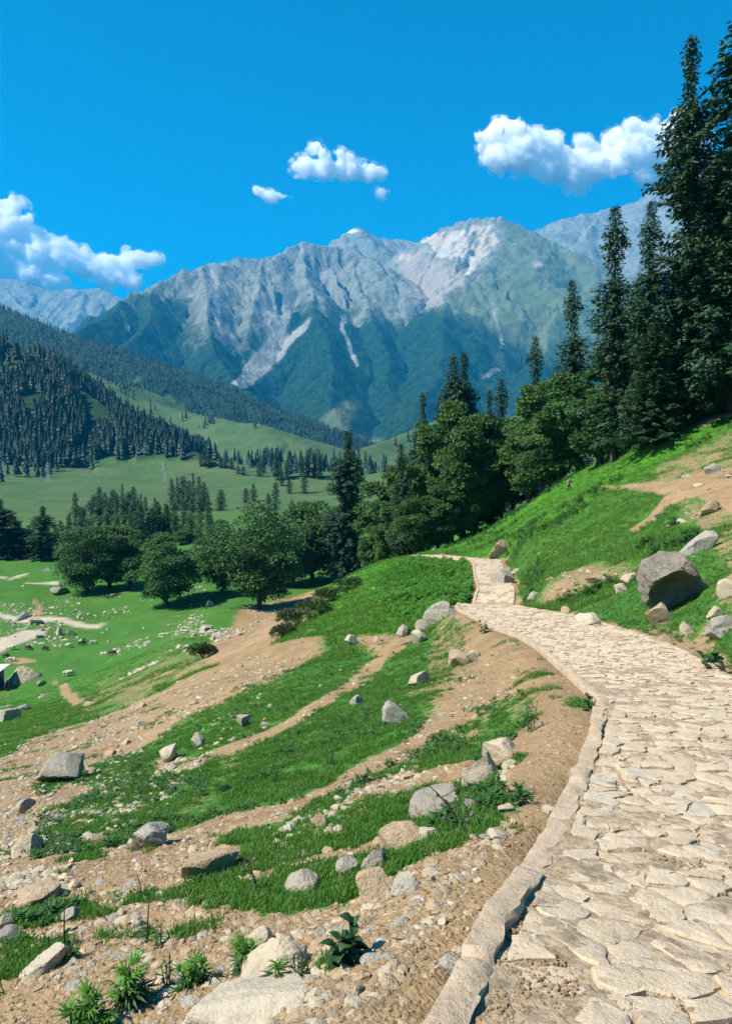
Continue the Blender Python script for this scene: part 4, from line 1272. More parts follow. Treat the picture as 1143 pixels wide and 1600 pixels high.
# snag
def snag():
    x, y = ray(1022, 700)[0] * 68, 68
    z = float(H(np.array([x]), np.array([y]))[0])
    h = ray(1022, 370)[2] * y - z
    zz = np.linspace(-.3, h, 10)
    r = np.random.default_rng(5)
    V, F = tube(np.stack([.1 * np.sin(zz / 4), .1 * np.cos(zz / 5), zz], 1), np.interp(zz, [0, h], [.30, .05]), 8)
    parts = [(V, F)]
    for i in range(16):
        a = r.uniform(0, 6.28); q = h * r.uniform(.45, .97); L = r.uniform(.3, 1.1)
        parts.append(tube([(0, 0, q), (math.cos(a) * L, math.sin(a) * L, q - .15)], [.04, .012], 5))
    V, F = join(parts)
    o = link('dead_tree', np_mesh('dead_tree', V, [F], True, M_DEADWOOD), None, (x, y, z))
    tag(o, 'bare dead trunk standing among the tall firs', 'dead tree')
snag()

# maples on the hillside and in the middle
for a in [
 (7, 872, 770, 572, 72, 'pale leafy maple on the hillside under the leaning fir', 21, 84),
 (7, 826, 788, 590, 66, 'round topped maple on the hillside left of the pale leafy maple', 22, 92),
 (6, 935, 740, 548, 78, 'broad dark maple below the ragged tall fir', 23, 75),
 (4, 985, 722, 470, 70, 'yellow green maple crown squeezed between the tall firs', 24, 72),
 (2, 978, 724, 590, 84, 'low maple with a slim dark trunk under the tall firs', 25, 71),
 (3, 1105, 650, 582, 90, 'small maple at the foot of the tallest fir', 26, 64),
 (6, 742, 834, 616, 64, 'dark columnar maple beside the upper path', 27, 97),
 (7, 702, 842, 610, 62, 'tall light green maple, highest crown of the middle clump', 28, 100),
 (6, 722, 838, 634, 52, 'dark maple squeezed between the two highest crowns of the middle clump', 35, 94),
 (7, 668, 856, 650, 56, 'light green maple one step lower than the highest crowns of the middle clump', 29, 99),
 (6, 640, 866, 694, 50, 'dark maple in the left half of the middle clump', 36, 104),
 (7, 618, 876, 716, 50, 'light maple near the left end of the middle clump', 37, 108),
 (6, 588, 886, 726, 52, 'leftmost columnar maple of the middle clump', 30, 118),
 (7, 606, 884, 776, 40, 'small maple in front of the leftmost columnar maple', 31, 104),
 (2, 650, 864, 756, 56, 'dense low maple hanging over the end of the path', 32, 92),
 (6, 684, 850, 740, 46, 'shaded maple low in the heart of the middle clump', 38, 92),
 (6, 768, 822, 664, 50, 'dark columnar maple at the right end of the middle clump', 33, 100),
 (6, 800, 806, 628, 52, 'dark maple filling the gap between the clump and the hillside maples', 39, 98),
 (2, 850, 780, 650, 64, 'shaded maple low on the tree line', 34, 86),
]:
    broad(a[0], a[1], a[2], a[3], a[4] * 1.22, a[5], 'broadleaf tree', seed=a[6], dist=a[7])
for a in [
 (3, 404, 952, 776, 138, 'largest round maple at the edge of the meadow', 41),
 (1, 345, 930, 808, 80, 'lighter maple just behind the largest round maple', 42),
 (0, 262, 948, 826, 100, 'dark round maple standing apart in the meadow', 43),
 (0, 138, 927, 815, 92, 'leftmost round maple of the meadow grove', 44),
 (5, 172, 918, 806, 80, 'pale crowned maple in the middle of the meadow grove', 45),
 (2, 200, 922, 818, 62, 'dark maple at the right of the meadow grove', 46),
 (5, 488, 906, 766, 96, 'tall light maple left of the lone tall fir', 47),
 (2, 458, 918, 800, 70, 'small maple right of the largest round maple', 48),
 (2, 512, 905, 780, 64, 'narrow maple touching the lone tall fir', 49),
 (1, 440, 915, 830, 66, 'low shaded maple behind the largest round maple', 50),
 (5, 285, 850, 826, 28, 'small bush like tree on the mound behind the round maples', 51),
 (2, 84, 872, 852, 24, 'small rounded bush tree beside the dark firs at the meadow end', 52),
]:
    broad(a[0], a[1], a[2], a[3], a[4], a[5], 'broadleaf tree', seed=a[6])

# dark firs beyond the meadow
n = 50
for px, py, top, w, lab in [
 (8, 872, 778, 46, 'dark fir cut by the left edge beyond the meadow'), (34, 872, 815, 40, 'dark fir right of the one cut by the left edge'),
 (66, 874, 790, 36, 'lone broad dark fir beyond the meadow with clear sides')]:
    fir(1, px, py, top, w, lab, 'fir tree', seed=n); n += 1
for px, py, top, w in [(88, 862, 818, 16), (98, 860, 812, 18), (108, 858, 806, 16), (118, 862, 815, 16), (222, 852, 786, 22), (232, 850, 800, 14), (248, 846, 782, 20), (262, 845, 786, 22), (256, 846, 800, 14), (212, 850, 798, 14), (20, 866, 806, 26), (46, 866, 820, 22), (52, 868, 826, 20), (126, 858, 808, 16), (140, 856, 812, 16), (168, 852, 800, 16), (186, 852, 806, 16), (204, 850, 800, 18), (240, 848, 792, 20), (276, 846, 806, 16), (296, 846, 800, 18), (330, 850, 806, 16), (76, 864, 822, 16), (110, 860, 800, 20)] + [(118 + 13 * q, 838 + (q * 7) % 11, 768 + (q * 23) % 26, 15 + (q * 5) % 8) for q in range(17)]:
    firm(n % 3, px, py, top, w, ('dark fir between the left edge and the meadow grove' if px < 95 else 'dark fir behind the left half of the meadow grove' if px < 160 else 'dark fir behind the right half of the meadow grove' if px < 226 else 'dark fir behind the gap between the grove and the largest maple'), 'fir tree', 'firs behind the meadow grove', seed=n); n += 1
for px, py, top, w in [(140, 815, 778, 10), (148, 812, 765, 14), (157, 812, 762, 14), (166, 812, 768, 12), (176, 808, 760, 12), (184, 806, 764, 12), (192, 806, 758, 12), (200, 805, 768, 10), (208, 804, 757, 13), (132, 818, 790, 9), (125, 820, 796, 9),
   (270, 800, 748, 10), (278, 800, 742, 12), (286, 800, 738, 13), (295, 800, 742, 12), (303, 800, 740, 12), (311, 800, 742, 13), (319, 800, 748, 12), (243, 805, 770, 10), (228, 806, 778, 9), (345, 802, 764, 12), (217, 805, 775, 9)]:
    firm(n % 3, px, py, top + (n * 29) % 13 - 4, w * (1 + ((n * 17) % 10) / 12), ('slim dark fir in the left clump on the grassy mound' if px < 235 else 'slim dark fir in the right row on the grassy mound'), 'fir tree', 'firs on the grassy mound', seed=n, dist=380 + (n * 37) % 60); n += 1
for px, top, w, hpx in [(434, 706, 11, 44), (448, 718, 9, 28), (470, 704, 10, 40), (480, 702, 9, 42), (486, 698, 11, 46), (494, 700, 10, 46), (430, 752, 11, 46), (405, 718, 9, 26), (396, 755, 11, 28), (384, 762, 9, 24), (475, 735, 9, 36), (456, 780, 8, 18),
   (362, 714, 7, 18), (346, 712, 7, 18), (352, 716, 6, 16), (380, 728, 6, 14), (388, 708, 6, 16), (372, 726, 6, 14), (320, 702, 8, 26), (327, 704, 8, 26), (314, 706, 7, 22), (560, 698, 6, 34), (571, 704, 5, 28), (577, 710, 5, 22), (500, 712, 9, 36), (412, 716, 7, 24), (440, 735, 8, 24), (452, 745, 8, 26), (420, 770, 9, 26)]:
    firm(n % 3, px, top + hpx, top, w * 1.5, ('fir at the left foot of the green hill beyond the maples' if px < 400 else 'fir on the grassy hill left of the tall lone fir' if px < 530 else 'thin fir on the hill right of the tall lone fir'), 'fir tree', 'firs dotted over the far hill', seed=n); n += 1

# far forest on the spur and ridges: nearest firs single, the rest one mass
def tiny_fir(seed, rings=5, n=6):
    r = np.random.default_rng(seed)
    V, F = [], []
    for k in range(rings):
        z0 = .12 + k * .17; z1 = z0 + .30 - .02 * k
        rad = .165 * (1 - k / (rings + .3)) + .018
        b = len(V); a0 = r.uniform(0, 6)
        for i in range(n):
            a = a0 + i * 2 * PI / n + r.normal(0, .15); q = rad * r.uniform(.7, 1.25)
            V.append((q * math.cos(a), q * math.sin(a), z0 - r.uniform(0, .05)))
        V.append((0, 0, min(1, z1)))
        for i in range(n): F.append((b + i, b + (i + 1) % n, b + n))
    return np.array(V), np.array(F)
TINY = [tiny_fir(k) for k in range(6)]
r = np.random.default_rng(77)
pts = []
def scatter(num, ylo, yhi, test):
    y = np.exp(r.uniform(math.log(ylo), math.log(yhi), num)); x = r.uniform(-.56, .3, num) * y
    m = test(x, y)
    return x[m], y[m]
x1, y1 = scatter(32000, 620, 1300, lambda x, y: (sample('fr', x, y) > .5) & (y < 1350) & (fbm(x / 45, y / 90, 3, 95) > -.26))
x2, y2 = scatter(34000, 1500, 3200, lambda x, y: (sample('fr', x, y) > .5) & (fbm(x / 90, y / 180, 3, 94) > -.45))
x3, y3 = scatter(9000, 1000, 2000, lambda x, y: (sample('fr1', x, y) > .5))
x4, y4 = scatter(2600, 560, 1900, lambda x, y: (x / y < .1) & (sample('fr', x, y) < .5) & (fbm(x / 70, y / 110, 3, 98) > .30))
FX = np.concatenate([x1, x2, x3, x4]); FY = np.concatenate([y1, y2, y3, y4])
FZ = H(FX, FY)
# keep those facing the camera: ground not hidden from it
hgt = (9 + 20 * r.beta(2, 2.2, len(FX)) + 5 * fbm(FX / 60, FY / 100, 2, 97)) * np.where(FY > 1500, .8, 1)
def visible(x, y, z):
    t = np.linspace(.25, .985, 26)
    X = x[:, None] * t; Y = y[:, None] * t
    return (H(X, Y, False) < z[:, None] * t + 3).all(1)
vis = np.concatenate([visible(FX[i:i + 4000], FY[i:i + 4000], (FZ + hgt)[i:i + 4000]) for i in range(0, len(FX), 4000)])
FX, FY, FZ, hgt = FX[vis], FY[vis], FZ[vis], hgt[vis]
print('far firs', len(FX))
app = np.argsort(-hgt / FY)
near_ids = app[:180]
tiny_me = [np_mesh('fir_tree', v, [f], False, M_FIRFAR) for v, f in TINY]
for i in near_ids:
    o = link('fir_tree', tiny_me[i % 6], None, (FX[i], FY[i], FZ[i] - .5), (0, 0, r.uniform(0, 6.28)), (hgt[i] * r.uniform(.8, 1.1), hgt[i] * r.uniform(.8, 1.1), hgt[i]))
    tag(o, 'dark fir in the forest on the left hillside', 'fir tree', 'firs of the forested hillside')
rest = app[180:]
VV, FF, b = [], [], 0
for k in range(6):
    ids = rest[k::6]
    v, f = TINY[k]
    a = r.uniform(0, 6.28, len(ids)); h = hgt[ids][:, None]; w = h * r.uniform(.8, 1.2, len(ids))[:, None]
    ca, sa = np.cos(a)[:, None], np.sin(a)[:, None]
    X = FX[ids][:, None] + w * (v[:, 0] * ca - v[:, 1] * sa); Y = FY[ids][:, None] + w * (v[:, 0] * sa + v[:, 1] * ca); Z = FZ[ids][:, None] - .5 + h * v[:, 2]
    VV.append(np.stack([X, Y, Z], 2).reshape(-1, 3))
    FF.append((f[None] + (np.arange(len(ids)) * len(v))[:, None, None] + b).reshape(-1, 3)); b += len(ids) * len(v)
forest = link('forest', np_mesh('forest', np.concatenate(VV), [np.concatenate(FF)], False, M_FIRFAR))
tag(forest, 'dark conifer forest covering the far hillsides', None, None, 'stuff')
# ---------------------------------------------------------------- ground cover
GZ = gz.reshape(NY, NX)
def ground_z(x, y):
    """height of the modelled ground sheet (bilinear)"""
    r_ = np.clip(np.searchsorted(ys, y) - 1, 0, NY - 2)
    fy = np.clip((y - ys[r_]) / (ys[r_ + 1] - ys[r_]), 0, 1)
    def row(q):
        c = np.clip((x / (ys[q] + 7) / .80 + 1) / 2 * (NX - 1), 0, NX - 1.001)
        i = c.astype(int); f = c - i
        return GZ[q, i] * (1 - f) + GZ[q, i + 1] * f
    return row(r_) * (1 - fy) + row(r_ + 1) * fy

def scatter_stuff(name, label, variants, X, Y, Z, S, rot=None, tiltn=.15, kind='stuff'):
    """one object: small instances of VARIANTS (meshes) on points"""
    col = bpy.data.collections.new(name + '_kinds')
    for k, mv in enumerate(variants):
        col.objects.link(bpy.data.objects.new('%s_kind_%d' % (name, k), mv))
    rr = np.random.default_rng(len(X) + 3)
    me = bpy.data.meshes.new(name)
    me.vertices.add(len(X))
    me.vertices.foreach_set('co', np.stack([X, Y, Z], 1).astype(np.float32).ravel())
    attr(me, 'size', S)
    a = me.attributes.new('turn', 'FLOAT_VECTOR', 'POINT')
    a.data.foreach_set('vector', np.stack([rr.normal(0, tiltn, len(X)), rr.normal(0, tiltn, len(X)), rr.uniform(0, 6.28, len(X))], 1).astype(np.float32).ravel())
    o = link(name, me)
    ng = bpy.data.node_groups.new(name, 'GeometryNodeTree')
    ng.interface.new_socket('Geometry', in_out='INPUT', socket_type='NodeSocketGeometry')
    ng.interface.new_socket('Geometry', in_out='OUTPUT', socket_type='NodeSocketGeometry')
    N = ng.nodes
    gi, go = N.new('NodeGroupInput'), N.new('NodeGroupOutput')
    iop = N.new('GeometryNodeInstanceOnPoints'); ci = N.new('GeometryNodeCollectionInfo')
    ci.inputs['Collection'].default_value = col
    ci.inputs['Separate Children'].default_value = True; ci.inputs['Reset Children'].default_value = True
    iop.inputs['Pick Instance'].default_value = True
    at = N.new('GeometryNodeInputNamedAttribute'); at.data_type = 'FLOAT'; at.inputs[0].default_value = 'size'
    tr = N.new('GeometryNodeInputNamedAttribute'); tr.data_type = 'FLOAT_VECTOR'; tr.inputs[0].default_value = 'turn'
    m2p = N.new('GeometryNodeMeshToPoints')
    ng.links.new(gi.outputs[0], m2p.inputs[0]); ng.links.new(m2p.outputs[0], iop.inputs['Points'])
    ng.links.new(ci.outputs[0], iop.inputs['Instance'])
    ng.links.new(tr.outputs[0], iop.inputs['Rotation']); ng.links.new(at.outputs[0], iop.inputs['Scale'])
    ng.links.new(iop.outputs[0], go.inputs[0])
    md = o.modifiers.new('scatter', 'NODES'); md.node_group = ng
    return tag(o, label, None, None, kind)

def blades(seed, n, h, spread, width, mat, name='grass'):
    r = np.random.default_rng(seed)
    V, F = [], []
    for i in range(n):
        a = r.uniform(0, 6.28); q = spread * math.sqrt(r.random()); b = r.uniform(0, 6.28)
        hh = h * r.uniform(.5, 1.2); w = width * r.uniform(.7, 1.3); ln = hh * r.uniform(.2, .8)
        p = np.array([q * math.cos(a), q * math.sin(a), -.1 * h]); s = np.array([-math.sin(b), math.cos(b), 0]) * w; d = np.array([math.cos(b), math.sin(b), 0])
        k = len(V)
        V += [p - s, p + s, p + d * ln * .35 + s * .7 + [0, 0, hh * .65], p + d * ln * .35 - s * .7 + [0, 0, hh * .65], p + d * ln + [0, 0, hh]]
        F += [(k, k + 1, k + 2), (k, k + 2, k + 3), (k + 3, k + 2, k + 4)]
    return np_mesh(name, np.array(V), [np.array(F)], False, mat)
def herb(seed, h, nl, leaf, mat, name='herb'):
    """small leafy weed: short stalk, leaves in all directions, longer low down"""
    r = np.random.default_rng(seed)
    P, D, Nn, S = [], [], [], []
    for i in range(nl):
        t = r.uniform(.1, 1); a = r.uniform(0, 6.28)
        off = h * .15 * (1 - t) * r.random()
        P.append((off * math.cos(a), off * math.sin(a), h * t * .85)); D.append((math.cos(a), math.sin(a), r.uniform(-.15, .7))); Nn.append((r.normal(0, .3), r.normal(0, .3), 1)); S.append(leaf * r.uniform(.6, 1.2) * (1.15 - .5 * t))
    V, F = leaf_quads(np.array(P), np.array(D), np.array(Nn), np.array(S), np.array(S) * .42, r, .25)
    return np_mesh(name, V, [F], False, mat)

r = np.random.default_rng(5)
def field(n, y0, y1, xlo=-.60, xhi=.60):
    y = np.exp(r.uniform(math.log(y0), math.log(y1), n)); x = r.uniform(xlo, xhi, n) * y
    return x, y
def off_path(x, y, extra=.22):
    s, off, z, hw = path_coord(x, np.minimum(y, 95))
    return (np.abs(off) > hw + extra) | (y > 90)
GB = [blades(k, 11, .034, .05, .0032, M_GRASS) for k in range(4)]
x, y = field(210000, 2.0, 30)
d_ = sample('dirt', x, y) + .8 * (fbm(x / .5, y / .5, 3, 71)) + .5 * fbm(x / .12, y / .12, 2, 72)
m = ((d_ < .34) | ((fbm(x / .6, y / .6, 3, 171) > .42) & (d_ < 1.05))) & off_path(x, y, .16)
x, y = x[m], y[m]
scatter_stuff('grass', 'short cropped green turf grass on the slope', GB, x, y, ground_z(x, y), np.random.default_rng(1).uniform(.55, 1.35, len(x)) * (1 + .02 * y))
M_TALL = leaf_mat('tall_grass', (.085, .20, .025), (.12, .24, .035), (.17, .26, .06), .35, 2)
GT = [blades(k + 9, 12, .16, .14, .008, M_TALL) for k in range(3)]
x, y = field(90000, 26, 110)
d_ = sample('dirt', x, y) + .5 * fbm(x / 2, y / 2, 3, 73)
m = (d_ < .35) & off_path(x, y, .3)
x, y = x[m], y[m]
scatter_stuff('grass', 'rough grass on the farther slope', GT, x, y, ground_z(x, y), np.random.default_rng(2).uniform(.6, 1.3, len(x)))
# fringe of longer grass and weeds
HB = [herb(k, .34, 26, .17, M_HERB, 'herbs') for k in range(4)]
x, y = field(60000, 24, 110, -.2, .5)
HP = world_poly([(600,905),(650,880),(715,882),(728,925),(770,938),(720,948),(690,958),(640,960),(600,940)])
l_ = .9 * (poly_sd(x, y, HP) < .5) * (1 - sample('dirt', x, y)) + .35 * fbm(x / 3, y / 3, 3, 74)
m = (l_ > .42) & off_path(x, y, .3)
x, y = x[m][:16000], y[m][:16000]
scatter_stuff('herbs', 'bright green leafy herbs beside the upper path', HB, x, y, ground_z(x, y), np.random.default_rng(3).uniform(.5, 1.25, len(x)) * np.clip(1.25 - (x / y - .12) * 1.5, .6, 1.2))
WB = [herb(k + 20, .5, 34, .20, M_WEED, 'weeds') for k in range(3)]
x, y = field(9000, 28, 100, .10, .5)
m = (fbm(x / 4, y / 4, 3, 75) > .12) & off_path(x, y, .6) & (sample('dirt', x, y) < .3)
x, y = x[m][:1500], y[m][:1500]
scatter_stuff('weeds', 'dark weeds dotted over the turf below the maples', WB, x, y, ground_z(x, y), np.random.default_rng(4).uniform(.5, 1.1, len(x)))
WS = [herb(k + 40, .10, 16, .07, M_WEED, 'weeds') for k in range(3)]
x, y = field(16000, 3, 30, -.5, .5)
m = (fbm(x / .8, y / .8, 3, 76) > .16) & off_path(x, y, .25) & (sample('dirt', x, y) < .8)
x, y = x[m][:2600], y[m][:2600]
scatter_stuff('weeds', 'low weeds in the turf and along the dirt', WS, x, y, ground_z(x, y), np.random.default_rng(5).uniform(.4, 1.2, len(x)))

# gravel and pebbles
def pebbles(mats, nseed):
    out = []
    for k in range(6):
        V, F = rock_geom(nseed + k, ICO1 if k % 3 else ICO2, cuts=5, dims=(1, .8, .5), rough=.16)
        out.append(np_mesh('pebble', V, [F], False, mats[k % len(mats)]))
    return out
PB = pebbles([M_CLOD, M_CLOD, M_TAN], 300)
x, y = field(70000, 2.0, 28)
d_ = sample('dirt', x, y) + .8 * fbm(x / .7, y / .7, 3, 78)
m = (d_ > .62) & off_path(x, y, .2)
x, y = x[m], y[m]
rs = np.random.default_rng(6)
scatter_stuff('gravel', 'tan gravel and clods on the bare soil', PB, x, y, ground_z(x, y), (.004 + .022 * rs.random(len(x)) ** 4) * (1 + y * .02), tiltn=.3)
PW = pebbles([M_PALE, M_PALE, M_GREY], 330)
x, y = field(34000, 5, 130)
d_ = 1.0 * sample('rub', x, y) + .9 * fbm(x / 3.5, y / 5, 3, 79) + .3 * fbm(x / .6, y / .6, 2, 80)
m = (d_ > .50) & off_path(x, y, .3)
x, y = x[m][:12000], y[m][:12000]
rs = np.random.default_rng(8)
scatter_stuff('rubble', 'pale chips of stone strewn over the turf', PW, x, y, ground_z(x, y), (.012 + .05 * rs.random(len(x)) ** 4) * (1 + y * .022), tiltn=.3)
x, y = field(40000, 2.3, 16, -.52, .2)
m = (sample('dirt', x, y) + .9 * fbm(x / 1.6, y / 1.6, 3, 179) > .75) & off_path(x, y, .3)
x, y = x[m][:2600], y[m][:2600]
rs = np.random.default_rng(18)
PF = []
for k_ in range(6):
    V_, F_ = rock_geom(360 + k_, ICO2, cuts=8, dims=(1, .75, .38), rough=.15)
    PF.append(np_mesh('flat_stone', V_, [F_], False, (M_TAN, M_PALE, M_TAN, M_GREY)[k_ % 4]))
scatter_stuff('rubble', 'small flat stones lying on the bare soil', PF, x, y, ground_z(x, y), (.010 + .042 * rs.random(len(x)) ** 3) * (1 + .03 * y), tiltn=.2)
x, y = field(16000, 80, 330, -.5, .1)
d_ = .8 * fbm(x / 18, y / 30, 3, 81) + .3 * fbm(x / 4, y / 4, 2, 82) + .5 * sample('rub', x, y)
m = (d_ > .18) & (sample('road', x, y) < .2)
x, y = x[m][:4500], y[m][:4500]
scatter_stuff('rubble', 'grey stones strewn over the valley meadow', PW, x, y, ground_z(x, y), .12 + .5 * rs.random(len(x)) ** 4, tiltn=.3)
# grit and clods lying between the paving stones
x, y = field(30000, 2.0, 20, .1, .62)
s, off, z, hw = path_coord(x, y)
m = (np.abs(off) < hw) & ((fbm(x / .35, y / .35, 3, 83) > .15) | (off < -hw + .10))
x, y, z = x[m], y[m], z[m]
scatter_stuff('gravel', 'grit lying in the joints of the stone path', PB, x, y, z + .008, .004 + .012 * rs.random(len(x)) ** 4, tiltn=.3)

# dark shrub strip along the edge of the spur, and the round bush in the meadow
def shrub(px, py, w, h, label, seed, mat, nq=2600, leaf=.0):
    x, y, z = (float(a[0]) for a in hit(px, py))
    m_ = math.hypot(x, y) / 1200
    W, Hh = w * m_ / 2, h * m_
    r = np.random.default_rng(seed)
    P, D, Nn = [], [], []
    for k in range(9):
        c = np.array([r.uniform(-.6, .6) * W, r.uniform(-.4, .4) * W, r.uniform(.25, .55) * Hh]); rad = r.uniform(.3, .5)
        d = r.normal(0, 1, (nq // 9, 3)); d /= np.linalg.norm(d, axis=1)[:, None]; d[:, 2] = np.abs(d[:, 2])
        P.append(c + d * np.array([W * rad, W * rad, Hh * rad]) * r.uniform(.6, 1.1, (nq // 9, 1))); D.append(d + r.normal(0, .5, d.shape)); Nn.append(d + r.normal(0, .5, d.shape) + [0, 0, .4])
    P, D, Nn = map(np.concatenate, (P, D, Nn))
    sz = Hh * .11 * r.uniform(.6, 1.3, len(P))
    V, F = leaf_quads(P, D, Nn, sz, sz * .6, r, .2)
    zz = np.linspace(-.1, Hh * .5, 4)
    o = bpy.data.objects.new('shrub', None); C.objects.link(o); o.location = (x, y, z)
    link('foliage', np_mesh('foliage', V, [F], False, mat), o)
    tv = [tube(np.stack([zz * a, zz * b, zz], 1), np.full(4, .03 * Hh), 5) for a, b in ((.5, .2), (-.5, .3), (.1, -.5))]
    V, F = join(tv); link('stem', np_mesh('stem', V, [F], True, M_BARK), o)
    return tag(o, label, 'shrub')
shrub(317, 1030, 50, 27, 'round green bush alone in the meadow below the maples', 1, M_SHRUB)
for k, (px, py, w, h, lab) in enumerate([(440, 1000, 50, 26, 'lowest olive shrub of the strip along the spur edge'), (465, 985, 56, 30, 'olive shrub second from the bottom of the spur edge'), (492, 966, 56, 30, 'olive shrub in the middle of the spur edge'), (518, 948, 52, 26, 'olive shrub second from the top of the spur edge'), (543, 930, 44, 20, 'highest olive shrub of the strip along the spur edge')]):
    shrub(px, py, w * 1.25, h, lab, 10 + k, M_SHRUB, 2200)

# ---------------------------------------------------------------- foreground plants: every leaf a part
def palm_leaf(seed, mat):
    """hand shaped leaf of seven narrow toothed leaflets"""
    V, F = [], []
    for k in range(7):
        a = (k - 3) * .42; L = 1 - .10 * abs(k - 3) ** 1.3
        d = np.array([math.cos(a), math.sin(a), 0]); s = np.array([-d[1], d[0], 0]); b = len(V)
        for t, w, z in ((0, .012, 0), (.35, .085, .07), (.65, .07, .03), (1, .004, -.12)):
            c = d * t * L + np.array([.12, 0, z * 1.3 - .05 * abs(k - 3) * t])
            V += [c - s * w * L, c + np.array([0, 0, -.02]), c + s * w * L]
        for q in range(3):
            i = b + q * 3
            F += [(i, i + 1, i + 4, i + 3), (i + 1, i + 2, i + 5, i + 4)]
    return np_mesh('leaf', np.array(V), [np.array(F)], True, mat)
def broad_leaf(mat):
    V, F = [], []
    for t, w, z in ((0, .02, 0), (.12, .26, .05), (.35, .40, .08), (.6, .36, .04), (.82, .2, -.06), (1, .01, -.2)):
        V += [(t, -w, z + w * .25), (t, -w * .5, z + .04 * w), (t, 0, z - .02), (t, w * .5, z + .04 * w), (t, w, z + w * .25)]
    for q in range(5):
        for j in range(4):
            i = q * 5 + j; F.append((i, i + 1, i + 6, i + 5))
    return np_mesh('leaf', np.array(V) * 1.0, [np.array(F)], True, mat)
def narrow_leaf(mat):
    V, F = [], []
    for t, w, z in ((0, .02, 0), (.3, .11, .08), (.65, .10, .05), (1, .005, -.12)):
        V += [(t, -w, z + .03), (t, 0, z), (t, w, z + .03)]
    for q in range(3):
        i = q * 3; F += [(i, i + 1, i + 4, i + 3), (i + 1, i + 2, i + 5, i + 4)]
    return np_mesh('leaf', np.array(V), [np.array(F)], True, mat)
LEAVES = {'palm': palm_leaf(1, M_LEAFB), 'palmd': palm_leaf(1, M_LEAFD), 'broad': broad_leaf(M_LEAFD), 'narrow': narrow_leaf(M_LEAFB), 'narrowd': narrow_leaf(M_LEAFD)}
def plant(px, py, w, h, kind, nst, nlv, leaf, label, seed, name='plant', top=None):
    x, y, z = (float(a[0]) for a in hit(px, py))
    m_ = math.hypot(x, y, z) / 1200
    W, Hh, lf = w * m_ / 2, h * m_, leaf * m_
    r = random.Random(seed)
    o = bpy.data.objects.new(name, None); C.objects.link(o); o.location = (x, y, z)
    parts = []
    for s in range(nst):
        a = r.uniform(0, 6.28); rad = W * .62 * math.sqrt(r.random()) if nst > 1 else 0
        bx, by = rad * .5 * math.cos(a), rad * .5 * math.sin(a)
        tx, ty = rad * 1.1 * math.cos(a), rad * 1.1 * math.sin(a)
        hh = Hh * r.uniform(.65, 1.0)
        P = [(bx + (tx - bx) * t * t, by + (ty - by) * t * t, -.01 + hh * t) for t in (0, .35, .7, 1)]
        parts.append(tube(P, [.04 * lf + .0015] * 2 + [.03 * lf + .001, .001], 5))
        for k in range(nlv):
            t = (k + .6) / nlv
            c = tuple(np.interp(t, (0, .35, .7, 1), [p[i] for p in P]) for i in range(3))
            az = k * 2.4 + r.uniform(-.4, .4) + a
            el = r.uniform(-.05, .35) + .75 * t * t
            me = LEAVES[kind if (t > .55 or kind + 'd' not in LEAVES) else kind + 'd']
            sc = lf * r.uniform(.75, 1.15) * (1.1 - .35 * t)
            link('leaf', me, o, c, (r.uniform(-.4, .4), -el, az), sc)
    V, F = join(parts)
    link('stem', np_mesh('stem', V, [F], True, M_GSTEM), o)
    return tag(o, label, 'plant')
plant(116, 1622, 78, 62, 'palm', 3, 8, 30, 'bright hemp like plant at the bottom left corner', 1)
plant(155, 1612, 50, 36, 'palm', 3, 6, 22, 'low weed right of the plant in the bottom left corner', 2)
plant(204, 1572, 62, 62, 'palm', 4, 9, 28, 'bright leafy plant with a dense dark base, second from the bottom left corner', 3)
plant(264, 1544, 38, 54, 'narrowd', 3, 10, 14, 'upright bushy plant standing left of the spreading one', 4)
plant(300, 1542, 58, 42, 'palm', 4, 7, 24, 'spreading bright plant near the middle of the leafy row', 5)
plant(384, 1512, 52, 48, 'palm', 4, 8, 22, 'leafy plant beside the pale square stone', 6)
plant(432, 1552, 40, 50, 'palm', 2, 8, 22, 'leafy plant growing in front of the big sloping slab', 7)
plant(468, 1530, 56, 40, 'narrowd', 5, 8, 15, 'dark tangled weed under the right end of the big sloping slab', 8)
plant(545, 1506, 78, 62, 'broad', 5, 7, 26, 'dark burdock with broad leaves on the brown dirt', 9)
plant(828, 1142, 36, 66, 'narrowd', 5, 12, 9, 'tall weed clump beside the tilted grey slab near the kerb', 10)
plant(922, 1112, 18, 26, 'broad', 2, 6, 10, 'small leafy weed against the kerb', 11)
plant(1108, 1052, 44, 30, 'broad', 4, 6, 15, 'leafy plant against the rough tan rock at the right of the path', 12)
plant(250, 1478, 44, 30, 'narrowd', 4, 7, 10, 'grey weed clump around the dry stalk on the lower left', 13)
plant(110, 1500, 60, 30, 'narrowd', 6, 7, 11, 'low weed patch behind the flat white grey slab', 14)
plant(430, 1218, 40, 28, 'narrowd', 4, 8, 8, 'weed clump on the green slope above the broad dirt track', 15)
plant(515, 1195, 46, 30, 'narrowd', 4, 8, 8, 'taller weed clump right of the one above the broad dirt track', 16)
plant(520, 1012, 22, 30, 'narrowd', 3, 7, 7, 'bushy weed at the head of the rubble band', 17)
plant(755, 990, 30, 22, 'broad', 4, 6, 7, 'green weed left of the kerb at the top of the dirt slope', 18)

